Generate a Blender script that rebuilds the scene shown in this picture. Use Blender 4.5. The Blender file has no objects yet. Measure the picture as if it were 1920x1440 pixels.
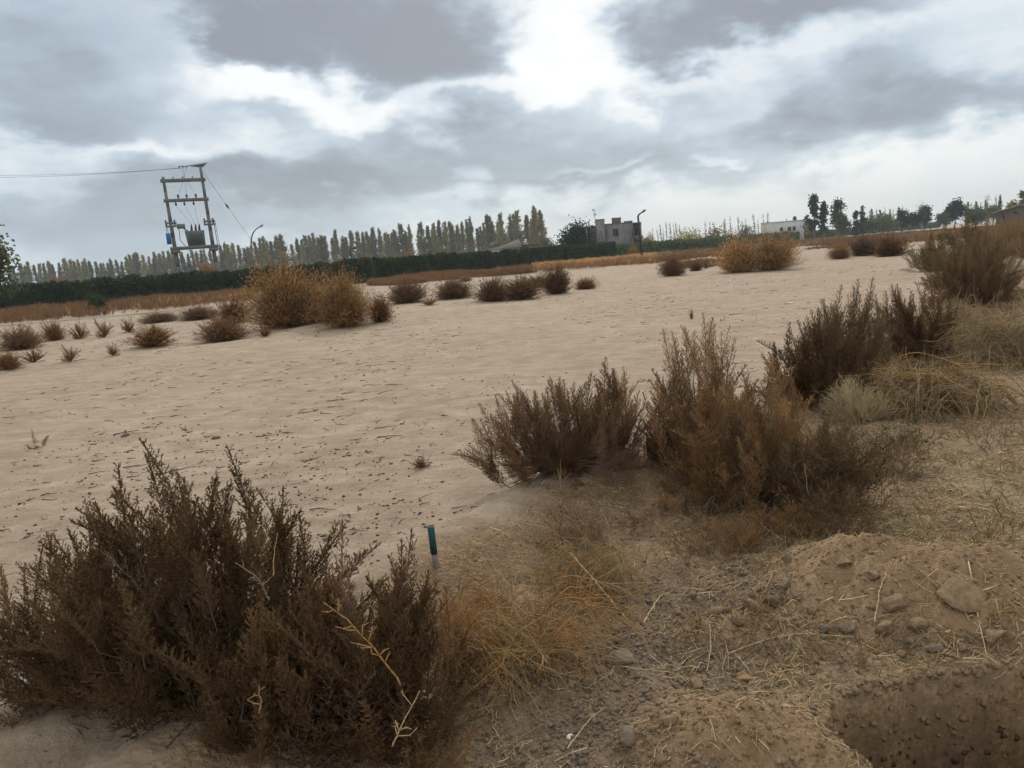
import bpy, math, random
import numpy as np
from mathutils import Vector, Matrix, Quaternion

random.seed(7)
RNG = np.random.default_rng(7)
S = bpy.context.scene
COL = S.collection

# ------------------------------------------------------------------ camera
EYE = 1.6
FPX = 1440.0                                    # focal length in pixels of the 1920 px wide photograph
ROLL = math.radians(4.4)
PITCH = math.atan(238 * math.cos(ROLL) / FPX)
F3 = np.array([0, math.cos(PITCH), -math.sin(PITCH)])
R0 = np.array([1.0, 0, 0]); U0 = np.array([0, math.sin(PITCH), math.cos(PITCH)])
R3 = math.cos(ROLL) * R0 - math.sin(ROLL) * U0
U3 = math.sin(ROLL) * R0 + math.cos(ROLL) * U0
cam_data = bpy.data.cameras.new('camera')
cam_data.sensor_width = 36; cam_data.lens = 27
cam_data.clip_start = 0.05; cam_data.clip_end = 6000
cam = bpy.data.objects.new('camera', cam_data); COL.objects.link(cam)
m = Matrix.Identity(4)
for i in range(3):
    m[i][0] = R3[i]; m[i][1] = U3[i]; m[i][2] = -F3[i]
m[2][3] = EYE
cam.matrix_world = m
S.camera = cam

def pdir(px, py):
    return F3 + R3 * (px - 960) / FPX + U3 * (720 - py) / FPX

# ------------------------------------------------------------------ world: sky and clouds
SUN_EL, SUN_AZ = math.radians(36), math.radians(4)
W = bpy.data.worlds.new('World'); S.world = W; W.use_nodes = True
nt = W.node_tree; nt.nodes.clear()
def N(t, **k):
    n = nt.nodes.new(t)
    for a, b in k.items(): setattr(n, a, b)
    return n
def mth(op, a, b=None, c=None, clamp=False):
    n = N('ShaderNodeMath', operation=op); n.use_clamp = clamp
    for i, v in enumerate((a, b, c)):
        if v is None: continue
        if isinstance(v, (int, float)): n.inputs[i].default_value = v
        else: nt.links.new(v, n.inputs[i])
    return n.outputs[0]
tc = N('ShaderNodeTexCoord')
sep = N('ShaderNodeSeparateXYZ'); nt.links.new(tc.outputs['Generated'], sep.inputs[0])
dx, dy, dz = sep.outputs
az = mth('ARCTAN2', dx, dy)
el = mth('ARCSINE', mth('MINIMUM', mth('MAXIMUM', dz, -1), 1))
# cloud-layer coordinates (a flat layer seen in perspective)
den = mth('ADD', mth('MAXIMUM', dz, 0.0), 0.16)
pl = N('ShaderNodeCombineXYZ')
nt.links.new(mth('DIVIDE', dx, den), pl.inputs[0]); nt.links.new(mth('DIVIDE', dy, den), pl.inputs[1])
ae = N('ShaderNodeCombineXYZ'); nt.links.new(az, ae.inputs[0]); nt.links.new(el, ae.inputs[1])
def noise(vec, scale, detail=5, rough=.55, dist=0.0):
    n = N('ShaderNodeTexNoise'); n.inputs['Scale'].default_value = scale
    n.inputs['Detail'].default_value = detail; n.inputs['Roughness'].default_value = rough
    n.inputs['Distortion'].default_value = dist
    nt.links.new(vec, n.inputs['Vector']); return n
sq = N('ShaderNodeMapping'); sq.inputs['Scale'].default_value = (1, 1.9, 1); sq.inputs['Rotation'].default_value = (0, 0, 0)
nt.links.new(ae.outputs[0], sq.inputs['Vector'])
wn = noise(sq.outputs[0], 6.5, 5, .58)
sub = N('ShaderNodeVectorMath', operation='SUBTRACT'); nt.links.new(wn.outputs['Color'], sub.inputs[0]); sub.inputs[1].default_value = (.5, .5, .5)
scl = N('ShaderNodeVectorMath', operation='MULTIPLY'); nt.links.new(sub.outputs[0], scl.inputs[0]); scl.inputs[1].default_value = (.30, .19, 0)
wae = N('ShaderNodeVectorMath', operation='ADD'); nt.links.new(ae.outputs[0], wae.inputs[0]); nt.links.new(scl.outputs[0], wae.inputs[1])
# cloud masses (photo pixel centre, half sizes, tilt in degrees, weight)
BLOBS = [
    (700, 30, 300, 120, -8, .62), (600, 10, 220, 80, 0, .28), (800, 85, 170, 62, -6, .34), (480, 40, 120, 60, 0, .2),
    (150, 185, 250, 82, 3, .46), (60, 205, 190, 62, 0, .18), (90, 25, 330, 62, 8, .42),
    (1370, 5, 300, 78, 3, .62), (1300, 45, 190, 42, 0, .25), (1560, -10, 200, 50, 6, .2),
    (1690, 170, 250, 72, 10, .42), (1780, 215, 240, 50, 12, .28), (1560, 195, 120, 50, 10, .2),
    (690, 305, 270, 100, 6, .40), (560, 350, 330, 56, 6, .20), (780, 250, 120, 50, 0, .15),
    (1120, 265, 270, 76, 8, .38), (950, 300, 150, 74, 4, .20), (1300, 300, 300, 48, 9, .26), (1180, 345, 300, 36, 6, .22),
    (510, 205, 100, 26, 0, .26), (1060, 180, 110, 36, 6, .24), (1340, 158, 150, 34, 6, .22), (890, 215, 60, 50, 0, .22),
    (300, 410, 460, 70, 4, .34), (760, 400, 500, 40, 5, .16), (60, 390, 260, 80, 2, .26), (330, 330, 240, 34, 2, .18), (1880, 240, 130, 70, 10, .2),
    (1840, 20, 140, 60, 0, .14), (1500, 110, 300, 40, 6, .10),
    (1085, 85, 105, 95, 0, -.45), (590, 160, 230, 38, -16, -.40), (430, 115, 90, 50, 0, -.3), (920, 165, 160, 26, 4, -.30),
    (1175, 195, 36, 50, 0, -.22), (890, 335, 36, 34, 0, -.28), (1110, 326, 70, 13, 4, -.28), (1340, 298, 60, 11, 10, -.26),
    (1650, 335, 420, 30, 11, -.25), (240, 268, 260, 20, 0, -.20), (1880, 110, 90, 60, 0, -.2), (540, 395, 140, 14, 2, -.18),
    (1420, 100, 200, 36, 8, -.16), (980, 385, 240, 16, 4, -.16), (1000, 30, 60, 90, 0, -.2),
]
acc = None
for bx_, by_, w_, h_, t_, a_ in BLOBS:
    d = pdir(bx_, by_); d = d / np.linalg.norm(d)
    mp = N('ShaderNodeMapping', vector_type='TEXTURE')
    mp.inputs['Location'].default_value = (math.atan2(d[0], d[1]), math.asin(d[2]), 0)
    mp.inputs['Rotation'].default_value = (0, 0, math.radians(t_) - ROLL + math.radians(0))
    mp.inputs['Scale'].default_value = (w_ / FPX * 1.22, h_ / FPX * 1.22, 1)
    nt.links.new(wae.outputs[0], mp.inputs['Vector'])
    ln = N('ShaderNodeVectorMath', operation='LENGTH'); nt.links.new(mp.outputs[0], ln.inputs[0])
    mr = N('ShaderNodeMapRange', interpolation_type='SMOOTHERSTEP')
    mr.inputs['From Min'].default_value = 1.32; mr.inputs['From Max'].default_value = 0.10
    mr.inputs['To Min'].default_value = 0; mr.inputs['To Max'].default_value = a_
    nt.links.new(ln.outputs['Value'], mr.inputs['Value'])
    acc = mr.outputs[0] if acc is None else mth('ADD', acc, mr.outputs[0])
n1 = noise(pl.outputs[0], 1.6, 7, .6, .4).outputs[0]
n2 = noise(sq.outputs[0], 13, 7, .62).outputs[0]
D = mth('ADD', mth('MULTIPLY_ADD', n1, .42, .0), acc)
D = mth('ADD', D, mth('MULTIPLY_ADD', n2, .34, -.17))
# outside the photographed part the layer carries on at its average cover
D = mth('MULTIPLY_ADD', D, .84, .0)
ramp = N('ShaderNodeValToRGB'); nt.links.new(D, ramp.inputs[0])
ramp.color_ramp.interpolation = 'B_SPLINE'
e = ramp.color_ramp.elements
e[0].position = .02; e[0].color = (.77, .78, .77, 1)
e[1].position = 1.1; e[1].color = (.215, .236, .265, 1)
for p_, c_ in ((.20, (.68, .71, .725)), (.36, (.53, .585, .63)), (.52, (.38, .452, .52)), (.68, (.295, .345, .395)), (.86, (.217, .243, .275))):
    q = e.new(p_); q.color = (*c_, 1)
# low sky: haze, bluer to the left
hz = N('ShaderNodeMapRange', interpolation_type='SMOOTHSTEP'); nt.links.new(el, hz.inputs['Value'])
hz.inputs['From Min'].default_value = .12; hz.inputs['From Max'].default_value = -.01
hz.inputs['To Min'].default_value = 0; hz.inputs['To Max'].default_value = .82
side = N('ShaderNodeMapRange'); nt.links.new(az, side.inputs['Value'])
side.inputs['From Min'].default_value = -.5; side.inputs['From Max'].default_value = .35
hc = N('ShaderNodeMix', data_type='RGBA'); nt.links.new(side.outputs[0], hc.inputs['Factor'])
hc.inputs[6].default_value = (.36, .46, .55, 1); hc.inputs[7].default_value = (.50, .55, .575, 1)
mx = N('ShaderNodeMix', data_type='RGBA'); nt.links.new(hz.outputs[0], mx.inputs['Factor'])
nt.links.new(ramp.outputs[0], mx.inputs[6]); nt.links.new(hc.outputs[2], mx.inputs[7])
bg_c = N('ShaderNodeBackground'); nt.links.new(mx.outputs[2], bg_c.inputs[0]); bg_c.inputs[1].default_value = 1.0
sky = N('ShaderNodeTexSky', sky_type='NISHITA'); sky.sun_disc = False
sky.sun_elevation = SUN_EL; sky.sun_rotation = SUN_AZ
bg_s = N('ShaderNodeBackground'); nt.links.new(sky.outputs[0], bg_s.inputs[0]); bg_s.inputs[1].default_value = .07
mixs = N('ShaderNodeMixShader'); mixs.inputs[0].default_value = .90
nt.links.new(bg_s.outputs[0], mixs.inputs[1]); nt.links.new(bg_c.outputs[0], mixs.inputs[2])
wo = N('ShaderNodeOutputWorld'); nt.links.new(mixs.outputs[0], wo.inputs[0])
W.cycles.sampling_method = 'MANUAL'; W.cycles.sample_map_resolution = 512

# ------------------------------------------------------------------ sun behind the clouds
sd = bpy.data.lights.new('sun', 'SUN'); sd.energy = 1.35; sd.angle = math.radians(14); sd.color = (1, .93, .84)
sun = bpy.data.objects.new('sun', sd); COL.objects.link(sun)
sdir = Vector((math.sin(SUN_AZ) * math.cos(SUN_EL), math.cos(SUN_AZ) * math.cos(SUN_EL), math.sin(SUN_EL)))
sun.rotation_mode = 'QUATERNION'; sun.rotation_quaternion = sdir.to_track_quat('Z', 'Y'); sun.location = (0, 0, 30)
S.view_settings.view_transform = 'Standard'; S.view_settings.look = 'None'
S.view_settings.exposure = 0.42; S.view_settings.gamma = 1
S.view_settings.use_curve_mapping = False
S.render.engine = 'CYCLES'
S.cycles.max_bounces = 4; S.cycles.diffuse_bounces = 2; S.cycles.volume_bounces = 0; S.cycles.adaptive_threshold = .02; S.cycles.adaptive_min_samples = 12; S.cycles.transparent_max_bounces = 8
S.cycles.use_adaptive_sampling = True

# ------------------------------------------------------------------ helpers
def tag(o, label=None, cat=None, group=None, kind=None):
    if label: o['label'] = label
    if cat: o['category'] = cat
    if group: o['group'] = group
    if kind: o['kind'] = kind
    return o
def empty(name, loc, rz=0.0, **k):
    o = bpy.data.objects.new(name, None); COL.objects.link(o)
    o.location = loc; o.rotation_euler = (0, 0, rz); o.empty_display_size = .1
    return tag(o, **k)
def arr_mesh(name, V, T, mats, mi=None, smooth=False):
    V = np.asarray(V, np.float32).reshape(-1, 3); T = np.asarray(T, np.int32).reshape(-1, 3)
    me = bpy.data.meshes.new(name)
    me.vertices.add(len(V)); me.vertices.foreach_set('co', V.ravel())
    me.loops.add(T.size); me.loops.foreach_set('vertex_index', T.ravel())
    me.polygons.add(len(T)); me.polygons.foreach_set('loop_start', np.arange(0, T.size, 3, dtype=np.int32))
    me.polygons.foreach_set('loop_total', np.full(len(T), 3, np.int32))
    if mi is not None: me.polygons.foreach_set('material_index', np.asarray(mi, np.int32))
    for m_ in (mats if isinstance(mats, (list, tuple)) else [mats]): me.materials.append(m_)
    me.update(calc_edges=True)
    if smooth: me.polygons.foreach_set('use_smooth', np.ones(len(T), bool))
    return me
def link(name, me, parent=None, loc=None):
    o = bpy.data.objects.new(name, me); COL.objects.link(o)
    if parent is not None: o.parent = parent
    if loc is not None: o.location = loc
    return o

class G:
    """Collects triangles from many small solids; G.mesh() makes one mesh of them."""
    def __init__(s): s.V = []; s.T = []; s.M = []; s.n = 0
    def add(s, V, T, mi=0):
        V = np.asarray(V, float).reshape(-1, 3); T = np.asarray(T, int).reshape(-1, 3)
        s.V.append(V); s.T.append(T + s.n); s.M.append(np.full(len(T), mi)); s.n += len(V)
    def segs(s, P0, P1, r0, r1, mi=0, sides=3):
        P0 = np.asarray(P0, float).reshape(-1, 3); P1 = np.asarray(P1, float).reshape(-1, 3); n = len(P0)
        if n == 0: return
        r0 = np.broadcast_to(r0, (n,)); r1 = np.broadcast_to(r1, (n,))
        d = P1 - P0; L = np.linalg.norm(d, axis=1, keepdims=True) + 1e-9; d = d / L
        a = np.where(np.abs(d[:, 2:3]) < .9, [[0, 0, 1.0]], [[1.0, 0, 0]])
        u = np.cross(d, a); u /= np.linalg.norm(u, axis=1, keepdims=True) + 1e-9
        v = np.cross(d, u)
        ang = np.arange(sides) / sides * 2 * math.pi
        ring = np.cos(ang)[None, :, None] * u[:, None] + np.sin(ang)[None, :, None] * v[:, None]
        A = P0[:, None] + ring * r0[:, None, None]; B = P1[:, None] + ring * r1[:, None, None]
        V = np.concatenate([A, B], 1).reshape(-1, 3)
        t = []
        for i in range(sides):
            j = (i + 1) % sides
            t += [(i, j, sides + j), (i, sides + j, sides + i)]
        if sides > 3:
            for i in range(1, sides - 1): t += [(0, i + 1, i), (sides, sides + i, sides + i + 1)]
        T = (np.array(t)[None] + (np.arange(n) * 2 * sides)[:, None, None]).reshape(-1, 3)
        s.add(V, T, mi)
    def path(s, P, r, mi=0, sides=3):
        P = np.asarray(P, float); r = np.broadcast_to(r, (len(P),))
        s.segs(P[:-1], P[1:], r[:-1], r[1:], mi, sides)
    def leaves(s, C, Dr, ln, wd, mi=0, quad=False):
        """thin leaves: base point C, direction Dr"""
        C = np.asarray(C, float).reshape(-1, 3); n = len(C)
        if n == 0: return
        Dr = Dr / (np.linalg.norm(Dr, axis=1, keepdims=True) + 1e-9)
        sd_ = np.cross(Dr, RNG.normal(size=(n, 3))); sd_ /= np.linalg.norm(sd_, axis=1, keepdims=True) + 1e-9
        ln = np.broadcast_to(ln, (n,))[:, None]; wd = np.broadcast_to(wd, (n,))[:, None]
        if quad:
            mid = C + Dr * ln * .5
            V = np.stack([C, mid + sd_ * wd * .5, C + Dr * ln, mid - sd_ * wd * .5], 1)
            T = (np.array([(0, 1, 2), (0, 2, 3)])[None] + (np.arange(n) * 4)[:, None, None])
        else:
            V = np.stack([C - sd_ * wd * .5, C + sd_ * wd * .5, C + Dr * ln], 1)
            T = (np.array([(0, 1, 2)])[None] + (np.arange(n) * 3)[:, None, None])
        s.add(V.reshape(-1, 3), T.reshape(-1, 3), mi)
    def box(s, x0, x1, y0, y1, z0, z1, mi=0):
        V = [(x, y, z) for z in (z0, z1) for y in (y0, y1) for x in (x0, x1)]
        T = [(0, 2, 3), (0, 3, 1), (4, 5, 7), (4, 7, 6), (0, 1, 5), (0, 5, 4), (2, 6, 7), (2, 7, 3), (0, 4, 6), (0, 6, 2), (1, 3, 7), (1, 7, 5)]
        s.add(V, T, mi)
    def rocks(s, C, R, mi=0, sub=1, flat=.7):
        """lumpy stones: centres C, radii R"""
        C = np.asarray(C, float).reshape(-1, 3); n = len(C)
        if n == 0: return
        bv, bt = ICO[sub]
        k = len(bv)
        J = 1 + RNG.uniform(-.42, .25, (n, k, 1))
        sc = RNG.uniform(.65, 1.3, (n, 1, 3)) * np.array([1, 1, flat])
        a = RNG.uniform(0, 2 * math.pi, n); ca, sa = np.cos(a), np.sin(a)
        P = bv[None] * J * sc * np.broadcast_to(R, (n,))[:, None, None]
        X = P[..., 0] * ca[:, None] - P[..., 1] * sa[:, None]; Y = P[..., 0] * sa[:, None] + P[..., 1] * ca[:, None]
        V = np.stack([X, Y, P[..., 2]], -1) + C[:, None]
        T = bt[None] + (np.arange(n) * k)[:, None, None]
        s.add(V.reshape(-1, 3), T.reshape(-1, 3), mi)
    def arrays(s): return np.concatenate(s.V), np.concatenate(s.T), np.concatenate(s.M)
    def mesh(s, name, mats, smooth=False):
        V, T, M = s.arrays(); return arr_mesh(name, V, T, mats, M, smooth)
    def obj(s, name, mats, parent=None, smooth=False, loc=None):
        return link(name, s.mesh(name, mats, smooth), parent, loc)

def make_ico():
    p = (1 + 5 ** .5) / 2
    v = np.array([(-1, p, 0), (1, p, 0), (-1, -p, 0), (1, -p, 0), (0, -1, p), (0, 1, p), (0, -1, -p), (0, 1, -p), (p, 0, -1), (p, 0, 1), (-p, 0, -1), (-p, 0, 1)], float)
    v /= np.linalg.norm(v[0])
    f = [(0, 11, 5), (0, 5, 1), (0, 1, 7), (0, 7, 10), (0, 10, 11), (1, 5, 9), (5, 11, 4), (11, 10, 2), (10, 7, 6), (7, 1, 8), (3, 9, 4), (3, 4, 2), (3, 2, 6), (3, 6, 8), (3, 8, 9), (4, 9, 5), (2, 4, 11), (6, 2, 10), (8, 6, 7), (9, 8, 1)]
    out = {1: (v, np.array(f))}
    for lv in (2, 3):
        v = list(map(tuple, out[lv - 1][0])); f = out[lv - 1][1]; mid = {}; nf = []
        def md(a, b):
            k = (min(a, b), max(a, b))
            if k not in mid:
                q = (np.array(v[a]) + np.array(v[b])); q /= np.linalg.norm(q); v.append(tuple(q)); mid[k] = len(v) - 1
            return mid[k]
        for a, b, c in f:
            x, y, z = md(a, b), md(b, c), md(c, a); nf += [(a, x, z), (b, y, x), (c, z, y), (x, y, z)]
        out[lv] = (np.array(v), np.array(nf))
    return out
ICO = make_ico()

# ---- value noise
_tab = np.random.default_rng(3).random((256, 256))
def vn(x, y):
    xi = np.floor(x).astype(int); yi = np.floor(y).astype(int); fx = x - xi; fy = y - yi
    fx = fx * fx * (3 - 2 * fx); fy = fy * fy * (3 - 2 * fy)
    g = lambda a, b: _tab[a & 255, b & 255]
    return (g(xi, yi) * (1 - fx) + g(xi + 1, yi) * fx) * (1 - fy) + (g(xi, yi + 1) * (1 - fx) + g(xi + 1, yi + 1) * fx) * fy
def fbm(x, y, o=4, gain=.5):
    a, t, s_ = 1.0, 0.0, 0.0
    for i in range(o):
        t = t + a * (vn(x * 2 ** i + 17.3 * i, y * 2 ** i + 5.1 * i) - .5); s_ += a; a *= gain
    return t / s_ * 2

# ---- ground height
def g0(px, py):
    d = pdir(px, py); t = EYE / -d[2]; return np.array([d[0] * t, d[1] * t])
BERM = np.array([(-3.2, .5), (-1.6, 1.6)] + [tuple(g0(*p)) for p in ((470, 1330), (660, 1165), (830, 1050), (940, 985), (1070, 912), (1215, 862), (1400, 790), (1560, 712), (1700, 632), (1800, 560), (1890, 500), (1915, 455))] + [(60, 90), (90, 135)])
def pline(x, y, P=BERM):
    best = np.full(np.shape(x), 1e9); sgn = np.ones(np.shape(x))
    for a, b in zip(P[:-1], P[1:]):
        d = b - a; L2 = d @ d
        t = np.clip(((x - a[0]) * d[0] + (y - a[1]) * d[1]) / L2, 0, 1)
        ex = x - (a[0] + t * d[0]); ey = y - (a[1] + t * d[1])
        q = np.hypot(ex, ey); s_ = np.sign(d[0] * ey - d[1] * ex)
        k = q < best; best = np.where(k, q, best); sgn = np.where(k, s_, sgn)
    return best * np.where(sgn == 0, 1, sgn)          # + on the field side, - on the near side
def sst(x, a, b):
    t = np.clip((x - a) / (b - a), 0, 1); return t * t * (3 - 2 * t)
MOUNDS = []   # x, y, rx, ry, h
for (px, py, rx, ry, h_) in ((1720, 1115, .62, .42, .175), (1560, 1085, .30, .24, .07), (1335, 1400, .30, .22, .12), (1375, 1190, .26, .13, .065), (1860, 1150, .34, .3, .09), (1440, 1420, .2, .15, .04)):
    c = g0(px, py); MOUNDS.append((c[0], c[1], rx, ry, h_))
HOLE = (1.53, 2.235, .56, .29)
BANK = np.array([g0(*p) for p in ((-400, 745), (0, 700), (240, 668), (480, 640), (620, 610), (740, 592), (900, 566), (1080, 540), (1240, 515), (1420, 505), (1620, 470))])
FBM_ = [(*g0(px, py - 4), w) for px, py, w in ((535, 617, 1.7), (648, 616, 1.5), (714, 605, .6), (420, 641, .8), (290, 652, .7), (42, 656, .6), (103, 639, .4), (150, 636, .4), (196, 633, .4), (18, 694, .4), (133, 678, .35), (765, 569, 1.1), (852, 561, 1.1), (925, 566, 1.0), (978, 563, 1.0), (1045, 552, .9), (1098, 543, .7), (1262, 518, 1.1), (1385, 512, 2.0), (1450, 508, 2.0))]
def height(x, y):
    x = np.asarray(x, float); y = np.asarray(y, float)
    s = pline(x, y); r = np.hypot(x, y)
    soil = sst(-s, -.12, .25)
    near = 1 - sst(r, 7, 16)
    bh = (.165 + .03 * fbm(x * .8, y * .8, 2)) * np.where(r < 14, 1, .8)
    h = bh * np.where(s > 0, np.exp(-(s / .20) ** 2), np.exp(-(s / .42) ** 2))
    h = h + .012 * fbm(x * .5, y * .5, 3) + .05 * fbm(x * .06 + 9, y * .06, 3) * sst(r, 8, 30)
    h = h + soil * near * (.026 * fbm(x * 3.1, y * 3.1, 3) + .030 * fbm(x * 11, y * 11, 5, .7))
    h = h + (1 - soil) * (1 - sst(r, 12, 30)) * (.012 * fbm(x * 6, y * 6, 5, .65) + .016 * fbm(x * 1.2 + .3 * y, y * 3, 4))
    h = h + (np.exp(-(s / .5) ** 2)) * near * .02 * fbm(x * 9 + 4, y * 9, 3)
    b = pline(x, y, BANK)
    h = h + .07 * np.exp(-(b / .5) ** 2) * (y > 5)
    if np.max(y) > 8:
        for (cx, cy, w) in FBM_:
            h = h + .045 * w ** .5 * np.exp(-((x - cx) ** 2 + (y - cy) ** 2) / (.8 * w * w) * (1 + .3 * fbm(x * 2, y * 2, 2)))
    for (cx, cy, rx, ry, hh) in MOUNDS:
        q = ((x - cx) / rx) ** 2 + ((y - cy) / ry) ** 2
        q = q * (1 + .35 * fbm(x * 5 + cx, y * 5, 3))
        h = h + hh * np.exp(-np.maximum(q, 0) ** 1.3) * (1 + .22 * fbm(x * 9, y * 9, 4, .65))
    an = np.arctan2(y - HOLE[1], x - HOLE[0])
    q = (np.abs((x - HOLE[0]) / HOLE[2]) ** 3.0 + np.abs((y - HOLE[1]) / HOLE[3]) ** 3.0) ** (1 / 3.0) + .14 * fbm(x * 4, y * 4, 4, .6) + .05 * fbm(an * 7, an * 0 + 2, 3) * np.exp(-((np.hypot(x - HOLE[0], y - HOLE[1]) - .5) / .3) ** 2)
    h = h - 1.0 * (1 - sst(q, .82, .99)) + .015 * np.exp(-((q - 1.1) / .12) ** 2) * (r < 5)
    return h
def hz1(x, y): return float(height(np.array([x]), np.array([y]))[0])
def hit(px, py):
    d = pdir(px, py); t = EYE / -d[2]
    for _ in range(14):
        t = t * .4 + .6 * (EYE - hz1(d[0] * t, d[1] * t)) / -d[2]
    return Vector((d[0] * t, d[1] * t, hz1(d[0] * t, d[1] * t)))
def hor(px):                                       # pixel row of the horizon at column px
    return 482 - (px - 960) * math.tan(ROLL)
def far(px, dist):                                 # ground position at a horizontal distance under column px
    d = pdir(px, hor(px)); k = dist / math.hypot(d[0], d[1]); return Vector((d[0] * k, d[1] * k, 0))
def zat(px, py, dist):
    d = pdir(px, py); return EYE + d[2] / math.hypot(d[0], d[1]) * dist

# ------------------------------------------------------------------ materials
def mat(name, build, rough=.9):
    mt = bpy.data.materials.new(name); mt.use_nodes = True
    t = mt.node_tree; b = t.nodes['Principled BSDF']; b.inputs['Roughness'].default_value = rough
    b.inputs['Specular IOR Level'].default_value = .25
    build(t, b); return mt
def tn(t, ty, **k):
    n = t.nodes.new(ty)
    for a, v in k.items(): setattr(n, a, v)
    return n
def tnoise(t, scale, detail=4, rough=.55, coord='Object', vec=None, sc=None):
    n = tn(t, 'ShaderNodeTexNoise'); n.inputs['Scale'].default_value = scale; n.inputs['Detail'].default_value = detail; n.inputs['Roughness'].default_value = rough
    if vec is None:
        vec = tn(t, 'ShaderNodeTexCoord').outputs[coord]
    if sc:
        mp = tn(t, 'ShaderNodeMapping'); mp.inputs['Scale'].default_value = sc; t.links.new(vec, mp.inputs[0]); vec = mp.outputs[0]
    t.links.new(vec, n.inputs['Vector']); return n.outputs[0]
def tramp(t, fac, stops):
    r = tn(t, 'ShaderNodeValToRGB'); t.links.new(fac, r.inputs[0]); el_ = r.color_ramp.elements
    el_[0].position, el_[0].color = stops[0][0], (*stops[0][1], 1)
    el_[1].position, el_[1].color = stops[-1][0], (*stops[-1][1], 1)
    for p_, c_ in stops[1:-1]:
        q = el_.new(p_); q.color = (*c_, 1)
    return r.outputs[0]
def tmix(t, fac, a, b, blend='MIX'):
    n = tn(t, 'ShaderNodeMix', data_type='RGBA', blend_type=blend)
    for i, v in ((0, fac), (6, a), (7, b)):
        if isinstance(v, (int, float)): n.inputs[i].default_value = v
        elif isinstance(v, tuple): n.inputs[i].default_value = (*v, 1)
        else: t.links.new(v, n.inputs[i])
    return n.outputs[2]
def tbump(t, b, hgt, strength, dist):
    n = tn(t, 'ShaderNodeBump'); n.inputs['Strength'].default_value = strength; n.inputs['Distance'].default_value = dist
    t.links.new(hgt, n.inputs['Height']); t.links.new(n.outputs[0], b.inputs['Normal'])
def tmath(t, op, a, b=None):
    n = tn(t, 'ShaderNodeMath', operation=op)
    for i, v in enumerate((a, b)):
        if v is None: continue
        if isinstance(v, (int, float)): n.inputs[i].default_value = v
        else: t.links.new(v, n.inputs[i])
    return n.outputs[0]

def plain(c1, c2, scale=3, bump=0.0, rough=.9, sc=None, coord='Object'):
    def f(t, b):
        n = tnoise(t, scale, 5, .6, coord, sc=sc)
        t.links.new(tramp(t, n, [(.3, c1), (.7, c2)]), b.inputs['Base Color'])
        if bump: tbump(t, b, n, .5, bump)
    return f
def plant(c1, c2, trans=.25, sc_=14):
    """plant tissue: colour varies per object and along the plant, some light passes through"""
    def f(t, b):
        oi = tn(t, 'ShaderNodeObjectInfo')
        n = tnoise(t, sc_, 3, .6)
        k = tmath(t, 'ADD', tmath(t, 'MULTIPLY', n, .6), tmath(t, 'MULTIPLY', oi.outputs['Random'], .4))
        c = tramp(t, k, [(.2, c1), (.75, c2)])
        t.links.new(c, b.inputs['Base Color'])
        if trans:
            tr = tn(t, 'ShaderNodeBsdfTranslucent'); t.links.new(c, tr.inputs[0])
            ms = tn(t, 'ShaderNodeMixShader'); ms.inputs[0].default_value = trans
            t.links.new(b.outputs[0], ms.inputs[1]); t.links.new(tr.outputs[0], ms.inputs[2])
            t.links.new(ms.outputs[0], t.nodes['Material Output'].inputs[0])
    return f

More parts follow.
